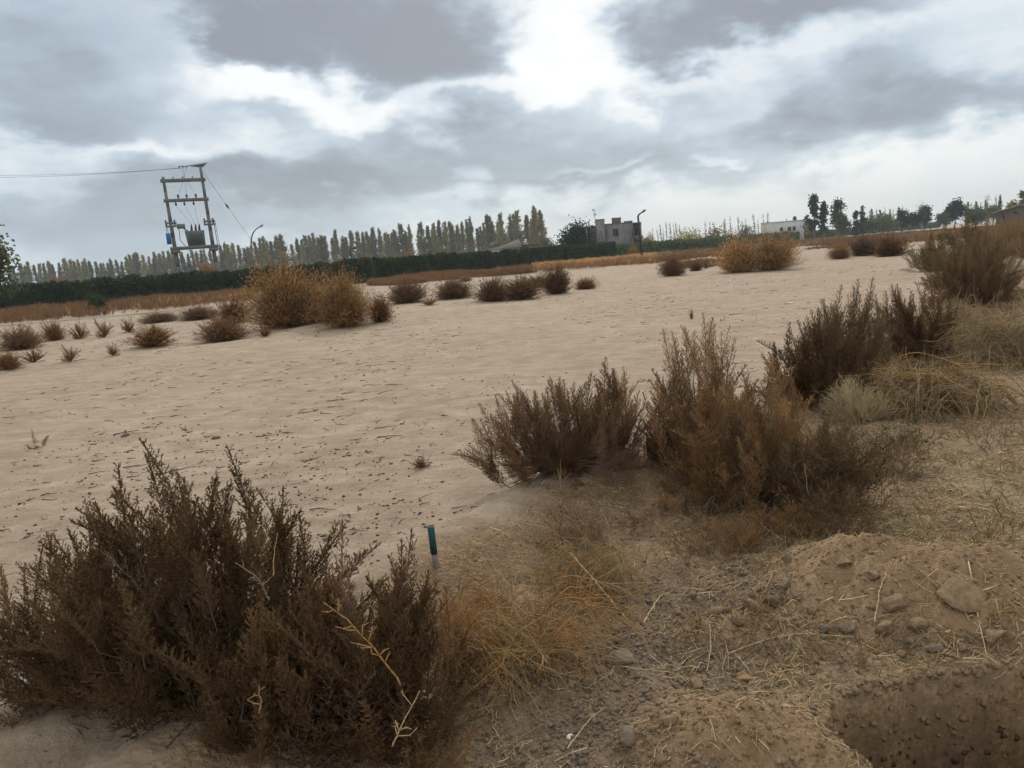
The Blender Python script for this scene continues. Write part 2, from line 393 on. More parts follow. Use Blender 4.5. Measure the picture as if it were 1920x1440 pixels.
def ground_mat(t, b):
    at = tn(t, 'ShaderNodeAttribute'); at.attribute_name = 'zone'
    sp = tn(t, 'ShaderNodeSeparateColor'); t.links.new(at.outputs['Color'], sp.inputs[0])
    soil, straw, dark = sp.outputs
    P = tn(t, 'ShaderNodeNewGeometry').outputs['Position']
    big = tnoise(t, .35, 4, .6, vec=P); mid = tnoise(t, 2.3, 6, .65, vec=P); fine = tnoise(t, 38, 6, .7, vec=P)
    streak = tnoise(t, 1.0, 5, .65, vec=P, sc=(1.6, 5.5, 1))
    sand = tramp(t, mid, [(.28, (.262, .196, .130)), (.5, (.378, .292, .206)), (.72, (.470, .374, .272))])
    sand = tmix(t, tmath(t, 'MULTIPLY', tramp(t, streak, [(.42, (0, 0, 0)), (.62, (1, 1, 1))]), .62), sand, (.285, .195, .130))
    sand = tmix(t, tmath(t, 'MULTIPLY', tramp(t, big, [(.45, (0, 0, 0)), (.62, (1, 1, 1))]), .35), sand, (.47, .365, .262))
    crust = tnoise(t, 5.5, 7, .72, vec=P, sc=(1, 1.7, 1))
    sand = tmix(t, tmath(t, 'MULTIPLY', tramp(t, crust, [(.52, (0, 0, 0)), (.62, (1, 1, 1))]), .40), sand, (.235, .165, .108))
    vo = tn(t, 'ShaderNodeTexVoronoi'); vo.inputs['Scale'].default_value = 16; t.links.new(P, vo.inputs['Vector'])
    vc = tn(t, 'ShaderNodeSeparateColor'); t.links.new(vo.outputs['Color'], vc.inputs[0])
    speck = tmath(t, 'MULTIPLY', tmath(t, 'LESS_THAN', vo.outputs['Distance'], .17), tmath(t, 'GREATER_THAN', vc.outputs[0], .72))
    sand = tmix(t, tmath(t, 'MULTIPLY', speck, .7), sand, (.12, .08, .05))
    brown = tramp(t, mid, [(.25, (.200, .130, .070)), (.55, (.300, .200, .112)), (.8, (.39, .270, .158))])
    brown = tmix(t, tmath(t, 'MULTIPLY', dark, .75), brown, tramp(t, fine, [(.3, (.115, .088, .070)), (.7, (.225, .178, .142))]))
    sf = tnoise(t, 30, 6, .75, vec=P, sc=(1, 2.6, 1))
    strawc = tramp(t, sf, [(.35, (.16, .118, .066)), (.5, (.33, .25, .145)), (.66, (.52, .41, .25))])
    brown = tmix(t, tmath(t, 'MULTIPLY', straw, .8), brown, strawc)
    gr = tn(t, 'ShaderNodeTexVoronoi'); gr.inputs['Scale'].default_value = 75; t.links.new(P, gr.inputs['Vector'])
    gc_ = tn(t, 'ShaderNodeSeparateColor'); t.links.new(gr.outputs['Color'], gc_.inputs[0])
    brown = tmix(t, .55, brown, tramp(t, gc_.outputs[0], [(.05, (.30, .30, .30)), (.5, (.5, .5, .5)), (.95, (.74, .72, .68))]), 'OVERLAY')
    pinch = tnoise(t, 6.5, 6, .7, vec=P)
    brown = tmix(t, tramp(t, pinch, [(.46, (0, 0, 0)), (.60, (.6, .6, .6))]), brown, (.165, .112, .074))
    brown = tmix(t, tmath(t, 'MULTIPLY', at.outputs['Alpha'], .8), brown, tramp(t, mid, [(.3, (.245, .150, .078)), (.7, (.38, .248, .138))]))
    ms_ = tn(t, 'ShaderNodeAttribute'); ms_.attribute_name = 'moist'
    brown = tmix(t, tmath(t, 'MULTIPLY', ms_.outputs['Fac'], .85), brown, tramp(t, mid, [(.3, (.040, .027, .019)), (.7, (.095, .064, .043))]))  # soil inside the pit coloured near black, shade painted into the earth
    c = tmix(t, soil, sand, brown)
    c = tmix(t, .5, c, tramp(t, fine, [(.3, (.40, .40, .40)), (.7, (.64, .64, .64))]), 'OVERLAY')
    t.links.new(c, b.inputs['Base Color'])
    v2 = tn(t, 'ShaderNodeTexVoronoi'); v2.inputs['Scale'].default_value = 52; t.links.new(P, v2.inputs['Vector'])
    v3 = tn(t, 'ShaderNodeTexVoronoi'); v3.inputs['Scale'].default_value = 120; t.links.new(P, v3.inputs['Vector'])
    crumb = tmath(t, 'MULTIPLY', tmath(t, 'ADD', tmath(t, 'SUBTRACT', .6, v2.outputs['Distance']), tmath(t, 'MULTIPLY', tmath(t, 'SUBTRACT', .6, v3.outputs['Distance']), .5)), soil)
    hh = tmath(t, 'ADD', tmath(t, 'MULTIPLY', fine, .6), tmath(t, 'MULTIPLY', mid, 1.5))
    hh = tmath(t, 'ADD', hh, tmath(t, 'MULTIPLY', crumb, .45))
    gn = tn(t, 'ShaderNodeSeparateXYZ'); t.links.new(tn(t, 'ShaderNodeNewGeometry').outputs['Normal'], gn.inputs[0])
    tbump(t, b, hh, 1.0, .030)
    bn = [q for q in t.nodes if q.bl_idname == 'ShaderNodeBump'][0]
    mr_ = tn(t, 'ShaderNodeMapRange'); t.links.new(gn.outputs[2], mr_.inputs['Value']); mr_.inputs['From Min'].default_value = .55; mr_.inputs['From Max'].default_value = .92; mr_.inputs['To Min'].default_value = .12
    t.links.new(mr_.outputs[0], bn.inputs['Strength'])
M = {}
M['ground'] = mat('dry_earth', ground_mat, .95)
M['bract_dark'] = mat('dark_brown_seed_heads', plant((.062, .033, .012), (.175, .098, .038), .25))
M['bract_red'] = mat('red_brown_seed_heads', plant((.115, .055, .022), (.29, .150, .062), .35))
M['bract_orange'] = mat('orange_brown_seed_heads', plant((.25, .125, .045), (.54, .31, .13), .45))
M['bract_olive'] = mat('olive_brown_seed_heads', plant((.115, .080, .036), (.26, .18, .085), .35))
M['gold'] = mat('golden_dry_stems', plant((.37, .20, .07), (.64, .40, .165), .4))
M['goldbush'] = mat('golden_tumbleweed', plant((.34, .19, .075), (.62, .38, .16), .4, 3))
M['rust'] = mat('rust_brown_dry_weed', plant((.17, .088, .040), (.33, .185, .088), .35))
M['brownweed'] = mat('brown_dry_weed', plant((.12, .070, .040), (.26, .155, .085), .3))
M['woody'] = mat('dead_wood_stems', plant((.10, .068, .045), (.22, .16, .11), 0))
M['straw'] = mat('pale_straw', plant((.36, .24, .115), (.66, .49, .27), .38))
M['pale_straw'] = mat('bleached_straw', plant((.60, .46, .26), (.88, .74, .50), .45))
M['greystraw'] = mat('grey_straw', plant((.22, .165, .095), (.42, .33, .20), .25))
M['green'] = mat('green_leaves', plant((.035, .055, .018), (.085, .12, .04), .25))
M['hedge'] = mat('hedge_leaves', plant((.016, .034, .013), (.12, .155, .055), .2, .55))
M['tree_dark'] = mat('dark_tree_leaves', plant((.012, .026, .016), (.05, .08, .04), .15, .9))
M['tree_mid'] = mat('grey_green_tree_leaves', plant((.045, .062, .030), (.16, .175, .08), .25, .6))
M['poplar'] = mat('poplar_leaves', plant((.10, .11, .045), (.36, .34, .14), .4, .9))
M['poplar_yellow'] = mat('yellow_poplar_leaves', plant((.13, .115, .05), (.36, .28, .11), .35, .9))
M['bare'] = mat('bare_twigs', plant((.11, .10, .085), (.24, .21, .17), 0))
M['bark'] = mat('tree_bark', plain((.09, .075, .06), (.19, .165, .135), 6))
M['clod'] = mat('brown_clods', plain((.165, .110, .060), (.31, .208, .118), 30, .05))
M['darkclod'] = mat('grey_brown_clods', plain((.135, .100, .066), (.25, .192, .132), 30, .05))
M['moistclod'] = mat('moist_dark_clods', plain((.055, .037, .025), (.12, .082, .055), 30, .05))  # lower pit wall clods, the pit's shade painted into their colour
M['debris'] = mat('dark_twig_debris', plain((.05, .034, .022), (.14, .092, .06), 9))
M['white'] = mat('white_scrap', plain((.6, .58, .54), (.8, .79, .76), 20))
M['concrete'] = mat('grey_concrete', plain((.105, .108, .108), (.175, .175, .17), 1.3, .01))
M['render'] = mat('unpainted_cement_render', plain((.115, .115, .108), (.25, .243, .225), 1.1, .01, sc=(1, 1, .3)))
M['cream'] = mat('cream_wall', plain((.45, .435, .395), (.58, .56, .51), .5))
M['roofpale'] = mat('pale_sheet_roof', plain((.25, .235, .20), (.34, .32, .28), .8))
M['brick'] = mat('rough_brick_wall', plain((.12, .095, .08), (.21, .17, .14), 1.5))
M['steel'] = mat('galvanised_steel', plain((.12, .125, .13), (.24, .245, .25), 3, rough=.5))
M['dark'] = mat('dark_metal', plain((.03, .03, .032), (.06, .06, .062), 3, rough=.6))
M['glass'] = mat('dark_window_glass', plain((.02, .022, .025), (.05, .052, .055), 1, rough=.15))
M['tank'] = mat('green_grey_paint', plain((.11, .135, .13), (.18, .205, .195), 3, rough=.5))
M['blue'] = mat('blue_paint', plain((.015, .12, .32), (.03, .17, .40), 4, rough=.5))
M['porcelain'] = mat('brown_porcelain', plain((.05, .03, .025), (.09, .05, .04), 4, rough=.3))
M['teal'] = mat('teal_paint', plain((.018, .052, .055), (.038, .088, .090), 30, rough=.85))
M['stakewood'] = mat('stake_wood', plain((.17, .14, .11), (.30, .25, .20), 40))
M['kerb'] = mat('pale_kerb', plain((.36, .30, .235), (.50, .43, .34), 1.5))

# ------------------------------------------------------------------ ground
def build_ground():
    th_f = np.linspace(-math.radians(44), math.radians(44), 620)
    th_b = np.linspace(math.radians(44), math.radians(316), 120)[1:-1]
    th = np.concatenate([th_f, th_b])
    r = [.25]
    while r[-1] < 1.7: r.append(r[-1] * 1.05)
    while r[-1] < 6: r.append(r[-1] * 1.0052)
    while r[-1] < 60: r.append(r[-1] * 1.014)
    while r[-1] < 3500: r.append(r[-1] * 1.06)
    r = np.array(r)
    RR, TT = np.meshgrid(r, th, indexing='ij')
    X = RR * np.sin(TT); Y = RR * np.cos(TT)
    H = height(X, Y)
    n, k = X.shape
    V = np.stack([X, Y, H], -1).reshape(-1, 3)
    i = np.arange(n - 1)[:, None]; j = np.arange(k)[None]; j2 = (j + 1) % k
    a = i * k + j; b = i * k + j2; c = (i + 1) * k + j2; d = (i + 1) * k + j
    T = np.concatenate([np.stack([a, d, c], -1).reshape(-1, 3), np.stack([a, c, b], -1).reshape(-1, 3)])
    V = np.concatenate([V, [[0, 0, 0]]]); cc = len(V) - 1
    j = np.arange(k); T = np.concatenate([T, np.stack([np.full(k, cc), j, (j + 1) % k], -1)])
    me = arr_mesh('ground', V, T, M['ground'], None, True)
    soil, straw, dark, mo_ = zones(V[:, 0], V[:, 1])
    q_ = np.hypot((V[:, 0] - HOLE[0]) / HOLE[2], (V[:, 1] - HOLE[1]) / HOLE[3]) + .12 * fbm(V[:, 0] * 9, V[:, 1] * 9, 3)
    ma = me.attributes.new('moist', 'FLOAT', 'POINT'); ma.data.foreach_set('value', (1 - sst(q_, .80, 1.0)).astype(np.float32))  # mask of the painted pit shade, fading out at the rim
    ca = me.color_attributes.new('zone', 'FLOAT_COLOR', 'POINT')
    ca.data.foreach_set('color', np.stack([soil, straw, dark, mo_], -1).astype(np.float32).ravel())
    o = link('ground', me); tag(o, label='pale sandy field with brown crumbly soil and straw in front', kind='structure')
def zones(x, y):
    s = pline(x, y); r = np.hypot(x, y)
    soil = sst(-s + .15 * fbm(x * 2.2, y * 2.2, 3), -.10, .30)
    soil = soil * (1 - .3 * sst(r, 14, 40))
    a = np.arctan2(x, y)
    straw = sst(a + .12 * fbm(x * 1.1, y * 1.1, 3), .18, .36) * sst(r, 2.9, 4.6)
    nearb = np.exp(-(((x - 1.0) / .9) ** 2 + ((y - 2.5) / .32) ** 2))
    straw = np.clip(straw + .6 * nearb, 0, 1) * np.clip(.75 + .5 * fbm(x * 1.7, y * 1.7, 3), 0, 1)
    p = g0(1200, 1230); p2 = g0(1400, 1110); p3 = g0(1130, 1400)
    dark = sum(np.exp(-(((x - q[0]) / w) ** 2 + ((y - q[1]) / v_) ** 2)) for q, w, v_ in ((p, .55, .28), (p2, .5, .22), (p3, .4, .2)))
    for (cx, cy, rx, ry, hh) in MOUNDS:
        q = ((x - cx) / rx) ** 2 + ((y - cy) / ry) ** 2
        k = np.exp(-q * .9); straw = straw * (1 - k); dark = dark * (1 - k)
    qh = np.hypot((x - HOLE[0]) / HOLE[2], (y - HOLE[1]) / HOLE[3]); straw = straw * sst(qh, .95, 1.25); dark = np.maximum(dark * sst(qh, .95, 1.25), .9 * (1 - sst(qh, .80, 1.0)))  # dark tone also fills the pit, as painted shade
    mo_ = np.clip(sum(np.exp(-(((x - c[0]) / c[2] / 1.1) ** 2 + ((y - c[1]) / c[3] / 1.1) ** 2) ** 1.5) for c in MOUNDS) * (.8 + .5 * fbm(x * 6, y * 6, 3)), 0, 1) * sst(qh, .98, 1.06)
    return soil, straw, np.clip(dark, 0, 1), mo_
build_ground()

def scatter(n, r0, r1, a0, a1, pw=1.0):
    """random ground points, denser near the camera's end of the field"""
    u = RNG.random(n)
    r = (r0 ** (1 - pw) + u * (r1 ** (1 - pw) - r0 ** (1 - pw))) ** (1 / (1 - pw)) if pw != 1 else r0 * (r1 / r0) ** u
    a = np.radians(RNG.uniform(a0, a1, n))
    return r * np.sin(a), r * np.cos(a), r
def in_hole(x, y): return np.hypot((x - HOLE[0]) / HOLE[2], (y - HOLE[1]) / HOLE[3]) < 1.10

# ---- litter: fallen straw
def straw_litter():
    x, y, r = scatter(64000, 1.9, 16, -4, 40, .9)
    so, st, dk, _ = zones(x, y)
    keep = (RNG.random(len(x)) < np.clip((st * 1.2 + .16 * so) * sst(fbm(x * 2.4 + 3, y * 2.4, 3), -.42, .12), 0, 1)) & ~in_hole(x, y) & (so > .4)
    x, y, r = x[keep], y[keep], r[keep]; n = len(x)
    L = RNG.uniform(.012, .055, n) * RNG.choice([1, 1, 1, 1.6, 2.6], n)
    a = RNG.uniform(0, 2 * math.pi, n)
    dx_, dy_ = np.cos(a) * L / 2, np.sin(a) * L / 2
    bend = RNG.normal(0, .12, n) * L
    A = np.stack([x - dx_, y - dy_, height(x - dx_, y - dy_) + .002 + RNG.uniform(0, .012, n)], -1)
    B = np.stack([x + dx_, y + dy_, height(x + dx_, y + dy_) + .002 + RNG.uniform(0, .016, n)], -1)
    C = np.stack([x - dy_ / L * bend, y + dx_ / L * bend, height(x, y) + .006 + RNG.uniform(0, .012, n)], -1)
    rad = RNG.uniform(.0008, .0017, n) * (1 + r * .12)
    g = G(); g.segs(A, C, rad, rad, 0); g.segs(C, B, rad, rad * .7, 0)
    k = RNG.random(n * 2) < .35
    V, T, _ = g.arrays()
    mi = np.repeat(RNG.choice([0, 0, 1, 2], 2 * n), 6)
    me = arr_mesh('fallen_straw', V, T, [M['straw'], M['greystraw'], M['pale_straw']], mi)
    tag(link('fallen_straw', me), label='dry straw littering the brown soil on the right', cat='straw', kind='stuff')
straw_litter()

# ---- clods and small stones
def clods():
    x, y, r = scatter(40000, 1.7, 9, -24, 40, .9)
    so, st, dk, _ = zones(x, y)
    mo = sum(np.exp(-((((x - c[0]) / c[2] / 1.35) ** 2 + ((y - c[1]) / c[3] / 1.35) ** 2) - .9) ** 2 * 3) for c in MOUNDS)
    qh = np.hypot((x - HOLE[0]) / HOLE[2], (y - HOLE[1]) / HOLE[3]); rim = np.exp(-((qh - 1.02) / .13) ** 2)
    onm = sum(np.exp(-(((x - c[0]) / c[2]) ** 2 + ((y - c[1]) / c[3]) ** 2)) for c in MOUNDS)
    keep = (RNG.random(len(x)) < np.clip(dk * .9 + mo * .40 + rim * .6 + onm * .22 + .07, 0, 1)) & (qh > .80) & (so > .3)
    x, y, r = x[keep], y[keep], r[keep]; n = len(x)
    R = .0025 + .0095 * RNG.random(n) ** 2.6 + (RNG.random(n) < .02) * .007
    g = G()
    k = dk[keep] > .45
    for sel, mi in ((k, 1), (~k, 0)):
        g.rocks(np.stack([x[sel], y[sel], height(x[sel], y[sel]) + R[sel] * .12], -1), R[sel], mi)
    tag(g.obj('soil_clods', [M['clod'], M['darkclod']]), label='small clods and crumbs of brown soil around the mounds', cat='soil clods', kind='stuff')
clods()
def crumbs():
    x, y, r = scatter(42000, 1.8, 5.5, -14, 36, .6); so, st, dk, _ = zones(x, y)
    k = (RNG.random(len(x)) < dk * .55 + .04) & ~in_hole(x, y) & (so > .5) & (fbm(x * 4, y * 4, 3) > -.35); x, y = x[k], y[k]; n = len(x)
    R = .0035 + .011 * RNG.random(n) ** 2.6; g = G(); g.rocks(np.stack([x, y, height(x, y) + R * .2], -1), R, 0, flat=.75)
    tag(g.obj('soil_crumbs', [M['darkclod']]), label='grey brown crumbled soil around the golden tangle and the middle foreground', cat='soil crumbs', kind='stuff')
crumbs()
def pit_wall():
    n = 2600; a = RNG.uniform(0, 2 * math.pi, n); q = RNG.uniform(.84, 1.05, n); k = (np.abs(np.cos(a)) ** 3 + np.abs(np.sin(a)) ** 3) ** (-1 / 3)
    x = HOLE[0] + HOLE[2] * q * k * np.cos(a); y = HOLE[1] + HOLE[3] * q * k * np.sin(a)
    R = .004 + .013 * RNG.random(n) ** 2.2; z = height(x, y) + RNG.uniform(-.002, .006, n); g = G()
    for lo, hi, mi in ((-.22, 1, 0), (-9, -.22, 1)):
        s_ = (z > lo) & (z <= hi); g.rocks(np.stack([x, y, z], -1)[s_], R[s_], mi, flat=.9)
    # thin roots and straws hanging over the rim
    n = 60; a = RNG.uniform(.1, 3.0, n); k = (np.abs(np.cos(a)) ** 3 + np.abs(np.sin(a)) ** 3) ** (-1 / 3)
    P = [np.stack([HOLE[0] + HOLE[2] * q_ * k * np.cos(a + d_), HOLE[1] + HOLE[3] * q_ * k * np.sin(a + d_)], -1) for q_, d_ in ((1.08, 0), (.97, .03), (.92, .05))]
    Q = [np.column_stack([p_, height(p_[:, 0], p_[:, 1]) + .006]) for p_ in P]; Q[2][:, 2] = Q[1][:, 2] - RNG.uniform(.02, .08, n)
    g.segs(Q[0], Q[1], .0014, .0012, 2); g.segs(Q[1], Q[2], .0012, .0008, 2)
    tag(g.obj('pit_wall_clods', [M['clod'], M['moistclod'], M['straw']]), label='rough clods and roots sticking out of the pit wall at the lower right', cat='soil clods', kind='stuff')
pit_wall()

# ---- dark twigs and crumbs scattered on the field
def debris():
    g = G()
    x, y, r = scatter(24000, 2.6, 45, -42, 36, 1.1)
    s = pline(x, y); keep = (s > .15) & (vn(x * .5 + 3, y * .5) + .5 * vn(x * 2.5, y * 2.5) + .35 * vn(x * 8, y * 8) > 1.03)
    x, y, r = x[keep], y[keep], r[keep]; n = len(x)
    R = (.0022 + .011 * RNG.random(n) ** 3) * (1 + r * .035)
    g.rocks(np.stack([x, y, height(x, y) + R * .15], -1), R, 0, flat=.5)
    x, y, r = scatter(3200, 3, 40, -42, 36, .8)
    s = pline(x, y); keep = (s > .3) & (vn(x * .35 + 8, y * .35) + .5 * vn(x * 1.5, y * 1.5 + 4) > .66)
    x, y, r = x[keep], y[keep], r[keep]; n = len(x)
    L = RNG.uniform(.02, .10, n) * RNG.choice([.6, 1, 1, 1.6, 3.2], n) * np.clip(.40 + r / 14, 0, 1); a = RNG.normal(.15, 1.0, n)
    P = [np.stack([x - np.cos(a) * L / 2, y - np.sin(a) * L / 2], -1)]
    for k in range(3):
        a2 = a + RNG.normal(0, .35, n); P.append(P[-1] + np.stack([np.cos(a2), np.sin(a2)], -1) * (L / 3)[:, None])
    L_ = np.clip(.45 + r / 14, 0, 1); rad = RNG.uniform(.0014, .0048, n) * (1 + r * .03) * np.clip(.4 + r / 12, 0, 1)
    Q = [np.column_stack([p, height(p[:, 0], p[:, 1]) + rad * .6 + RNG.uniform(0, .010, n)]) for p in P]
    for k in range(3): g.segs(Q[k], Q[k + 1], rad * (1 - .2 * k), rad * (.8 - .2 * k), 0, 4)
    k = RNG.random(n) < .5
    g.segs(Q[1][k], Q[1][k] + np.column_stack([RNG.normal(0, .03, (k.sum(), 2)), RNG.uniform(0, .02, k.sum())]), rad[k] * .7, rad[k] * .4, 0, 3)
    tag(g.obj('field_debris', [M['debris']]), label='dark broken twigs and crumbs scattered over the bare sand', cat='twigs', kind='stuff')
    g = G(); x, y, r = scatter(420, 3, 30, -42, 34, .9); k = pline(x, y) > .2; x, y, r = x[k], y[k], r[k]
    R = RNG.uniform(.003, .008, len(x)) * (1 + r * .05)
    g.rocks(np.stack([x, y, height(x, y) + R * .2], -1), R, 0, flat=.4)
    tag(g.obj('pale_pebbles', [M['kerb']]), label='tiny pale pebbles scattered over the bare sand', cat='pebbles', kind='stuff')
debris()

# ------------------------------------------------------------------ plant pieces shared by many bushes
def sprig_mesh(name, mats, seed, L=.42, nside=42, side=.078, bract=.0100, lean=.15, fluff=1.0, stemr=.0024):
    """an upright shoot with side shoots, all clothed in small bracts"""
    rg = np.random.default_rng(seed); g = G()
    K = 7; t = np.linspace(0, 1, K); c = rg.normal(0, lean, 2)
    main = np.column_stack([c[0] * L * t ** 2, c[1] * L * t ** 2, L * t])
    g.path(main, stemr * (1 - .75 * t), 1)
    pts, dirs = [], []
    def clothe(P, Q, step):
        n = max(2, int(np.linalg.norm(Q - P) / step)); tt = (np.arange(n) + rg.random(n)) / n
        d = (Q - P) / (np.linalg.norm(Q - P) + 1e-9)
        pts.append(P + (Q - P) * tt[:, None]); dirs.append(d * .9 + rg.normal(0, .62, (n, 3)))
    for i in range(nside):
        u = .12 + .86 * (i + rg.random()) / nside
        p = np.array([np.interp(u, t, main[:, k]) for k in range(3)])
        a = i * 2.4 + rg.normal(0, .3); ln = side * (1.05 - u) ** .75 * rg.uniform(.6, 1.25) + .008
        out = np.array([math.cos(a), math.sin(a), 0])
        q1 = p + (out * .75 + np.array([0, 0, .75])) * ln * .5
        q2 = q1 + (out * .45 + np.array([0, 0, .95])) * ln * .55
        g.segs([p, q1], [q1, q2], stemr * .42, stemr * .25, 1)
        clothe(p + (q1 - p) * .25, q1, .0046 / fluff); clothe(q1, q2, .0030 / fluff)
        if ln > .045:
            for s_ in (-1, 1):
                o2 = np.array([math.cos(a + s_ * 1.0), math.sin(a + s_ * 1.0), .9]); q3 = q1 + o2 * ln * .33
                g.segs([q1], [q3], stemr * .3, stemr * .2, 1); clothe(q1, q3, .0050 / fluff)
    clothe(main[-4], main[-1], .0018 / fluff)
    P = np.concatenate(pts); Dd = np.concatenate(dirs)
    g.leaves(P, Dd, bract * rg.uniform(.6, 1.35, len(P)), bract * .58, 0)
    return g.mesh(name, mats)
def airy_mesh(name, mats, seed, L=.4, nside=26, tuft=.010):
    """a finely forked airy shoot (dry tumbleweed)"""
    rg = np.random.default_rng(seed); g = G(); A, B, R = [], [], []; pts = []
    def grow(p, d, l, r, lv):
        q = p + d * l * .5; d2 = d + rg.normal(0, .18, 3); d2 /= np.linalg.norm(d2); e_ = q + d2 * l * .5
        A.extend([p, q]); B.extend([q, e_]); R.extend([r, r * .8])
        if lv == 0:
            pts.extend([q, e_, (q + e_) / 2]); return
        for k in range(3 if lv > 1 else 2):
            f = rg.uniform(.25, 1); s_ = p + (q - p) * min(1, f * 2) if f < .5 else q + (e_ - q) * (f * 2 - 1)
            dn = d + rg.normal(0, .55, 3); dn[2] += .15; dn /= np.linalg.norm(dn)
            grow(s_, dn, l * rg.uniform(.45, .7), r * .6, lv - 1)
    d = np.array([0, 0, 1.0]) 
    grow(np.zeros(3), d, L * .6, .0020, 4)
    R = np.array(R); g.segs(A, B, np.maximum(R, .0011), np.maximum(R * .7, .0009), 1)
    P = np.array(pts); g.leaves(P, rg.normal(0, 1, (len(P), 3)) + [0, 0, .6], tuft * rg.uniform(.6, 1.6, len(P)), tuft * .6, 0)
    return g.mesh(name, mats)
def stalk_mesh(name, mats, seed, L=.4, droop=.5, n=5, r=.0013):
    """a small spray of arching straw stalks"""
    rg = np.random.default_rng(seed); g = G()
    for i in range(n):
        a = rg.uniform(0, 6.28); sp_ = rg.uniform(.1, .5); l = L * rg.uniform(.6, 1.1); K = 8; t = np.linspace(0, 1, K)
        w = rg.normal(0, .03, (K, 3)).cumsum(0) * l * .35
        x = sp_ * l * t ** 1.3; z = l * (t - droop * t ** 2.4)
        P = np.column_stack([np.cos(a) * x, np.sin(a) * x, z]) + w; P[0] = 0
        g.path(P, r * (1 - .65 * t), 0)
        for k in range(rg.integers(2, 6)):
            j = rg.integers(2, K - 1); d = (P[j] - P[j - 1]); d /= np.linalg.norm(d); d = d + rg.normal(0, .6, 3)
            q = P[j] + d * l * rg.uniform(.05, .16); g.segs([P[j]], [q], r * .55, r * .3, 0)
    return g.mesh(name, mats)
def arc_mesh(name, mats, seed, r=.0014):
    """one unit-length stalk arching over the ground, with short side twigs"""
    rg = np.random.default_rng(seed); g = G()
    for i in range(3):
        K = 12; t = np.linspace(0, 1, K); h_ = rg.uniform(.18, .42); w = np.cumsum(rg.normal(0, .018, K)); sp_ = rg.normal(0, .12)
        P = np.column_stack([t * rg.uniform(.8, 1.05), w + sp_ * t ** 1.2, h_ * (1 - (2 * t ** .8 - 1) ** 2) + .02 + np.cumsum(rg.normal(0, .008, K))])
        g.path(P, 1.8 * r / .45 * (1 - .6 * t), 0)
        for k in range(rg.integers(3, 8)):
            j = rg.integers(3, K - 1); d = P[j] - P[j - 1]; d /= np.linalg.norm(d); d = d + rg.normal(0, .55, 3)
            q = P[j] + d * rg.uniform(.08, .26); e_ = q + (d + rg.normal(0, .4, 3)) * .08
            g.path([P[j], q, e_], [r * 2.6, r * 1.9, r * 1.2], 0)
    return g.mesh(name, mats)
ST = M['woody']
ARC = {k: [arc_mesh('stalk', [M[k]], 400 + i) for i in range(7)] for k in ('gold', 'straw', 'greystraw', 'pale_straw')}
def tangle(name, px, py, wpx, hpx, kinds, n, label, cat='dry weed', az=None, spread=9, depth=.8, push=0.0, cl=0):
    base = hit(px, py); base = Vector((base.x, base.y + push, 0)); base.z = hz1(base.x, base.y)
    dep = math.sqrt(base.x ** 2 + base.y ** 2 + EYE ** 2) / np.linalg.norm(pdir(px, py))
    Wd = wpx / FPX * dep; Hh = zat(px, py - hpx, math.hypot(base.x, base.y)) - base.z
    root = empty(name, base, label=label, cat=cat); rg = np.random.default_rng(int(px + py * 3)); ks = []
    for k, w in kinds: ks += [k] * w
    for i in range(n):
        me = ARC[ks[rg.integers(len(ks))]][rg.integers(7)]
        o = bpy.data.objects.new('stalk', me); COL.objects.link(o); o.parent = root
        a = (az if az is not None else 0) + rg.normal(0, spread); L = Wd * rg.uniform(.35, .75)
        q = np.array([rg.uniform(-.36, .36), rg.normal(0, .17 * depth)]) * Wd - np.array([math.cos(a), math.sin(a)]) * L * (.45 if az is None else .35)
        o.location = (q[0], q[1], hz1(base.x + q[0], base.y + q[1]) - base.z - .004)
        o.rotation_euler = (rg.normal(0, .18), rg.normal(-.12, .22), a); o.scale = (L, L, Hh * rg.choice([.6, 1.0, 1.6, 2.4, 3.4]) * rg.uniform(.8, 1.2))
    return root
VAR = {
    'dark': [sprig_mesh('branch', [M['bract_dark'], ST], 10 + i, L=.36 + .03 * (i % 3)) for i in range(7)],
    'dead': [sprig_mesh('branch', [M['woody'], ST], 20 + i, L=.38, nside=22, side=.09, bract=.006, fluff=.22, stemr=.0030) for i in range(4)],
    'red': [sprig_mesh('branch', [M['bract_red'], ST], 30 + i, L=.36, side=.074, bract=.0092, fluff=.85) for i in range(6)],
    'orange': [sprig_mesh('branch', [M['bract_orange'], ST], 50 + i, L=.40, side=.082, bract=.0085, fluff=.8) for i in range(6)],
    'olive': [sprig_mesh('branch', [M['bract_olive'], ST], 70 + i, L=.40, side=.082, bract=.0090, fluff=.85) for i in range(5)],
    'airy': [airy_mesh('branch', [M['bract_orange'], M['bract_orange']], 90 + i) for i in range(5)],
    'airybrown': [airy_mesh('branch', [M['bract_olive'], M['brownweed']], 100 + i) for i in range(4)],
    'straw': [stalk_mesh('stalk', [M['straw']], 110 + i) for i in range(6)],
    'gold': [stalk_mesh('stalk', [M['gold']], 120 + i, n=7, r=.0015) for i in range(6)],
    'pale': [stalk_mesh('stalk', [M['pale_straw']], 130 + i, droop=.25, n=7, r=.0022) for i in range(5)],
    'grey': [stalk_mesh('stalk', [M['greystraw']], 140 + i, droop=.6, n=6) for i in range(5)],
    'green': [airy_mesh('branch', [M['green'], M['green']], 150 + i, tuft=.012) for i in range(3)],
}
VL = {'dead': .38, 'dark': .39, 'red': .36, 'orange': .40, 'olive': .40, 'airy': .36, 'airybrown': .36, 'straw': .36, 'gold': .38, 'pale': .38, 'grey': .34, 'green': .34}

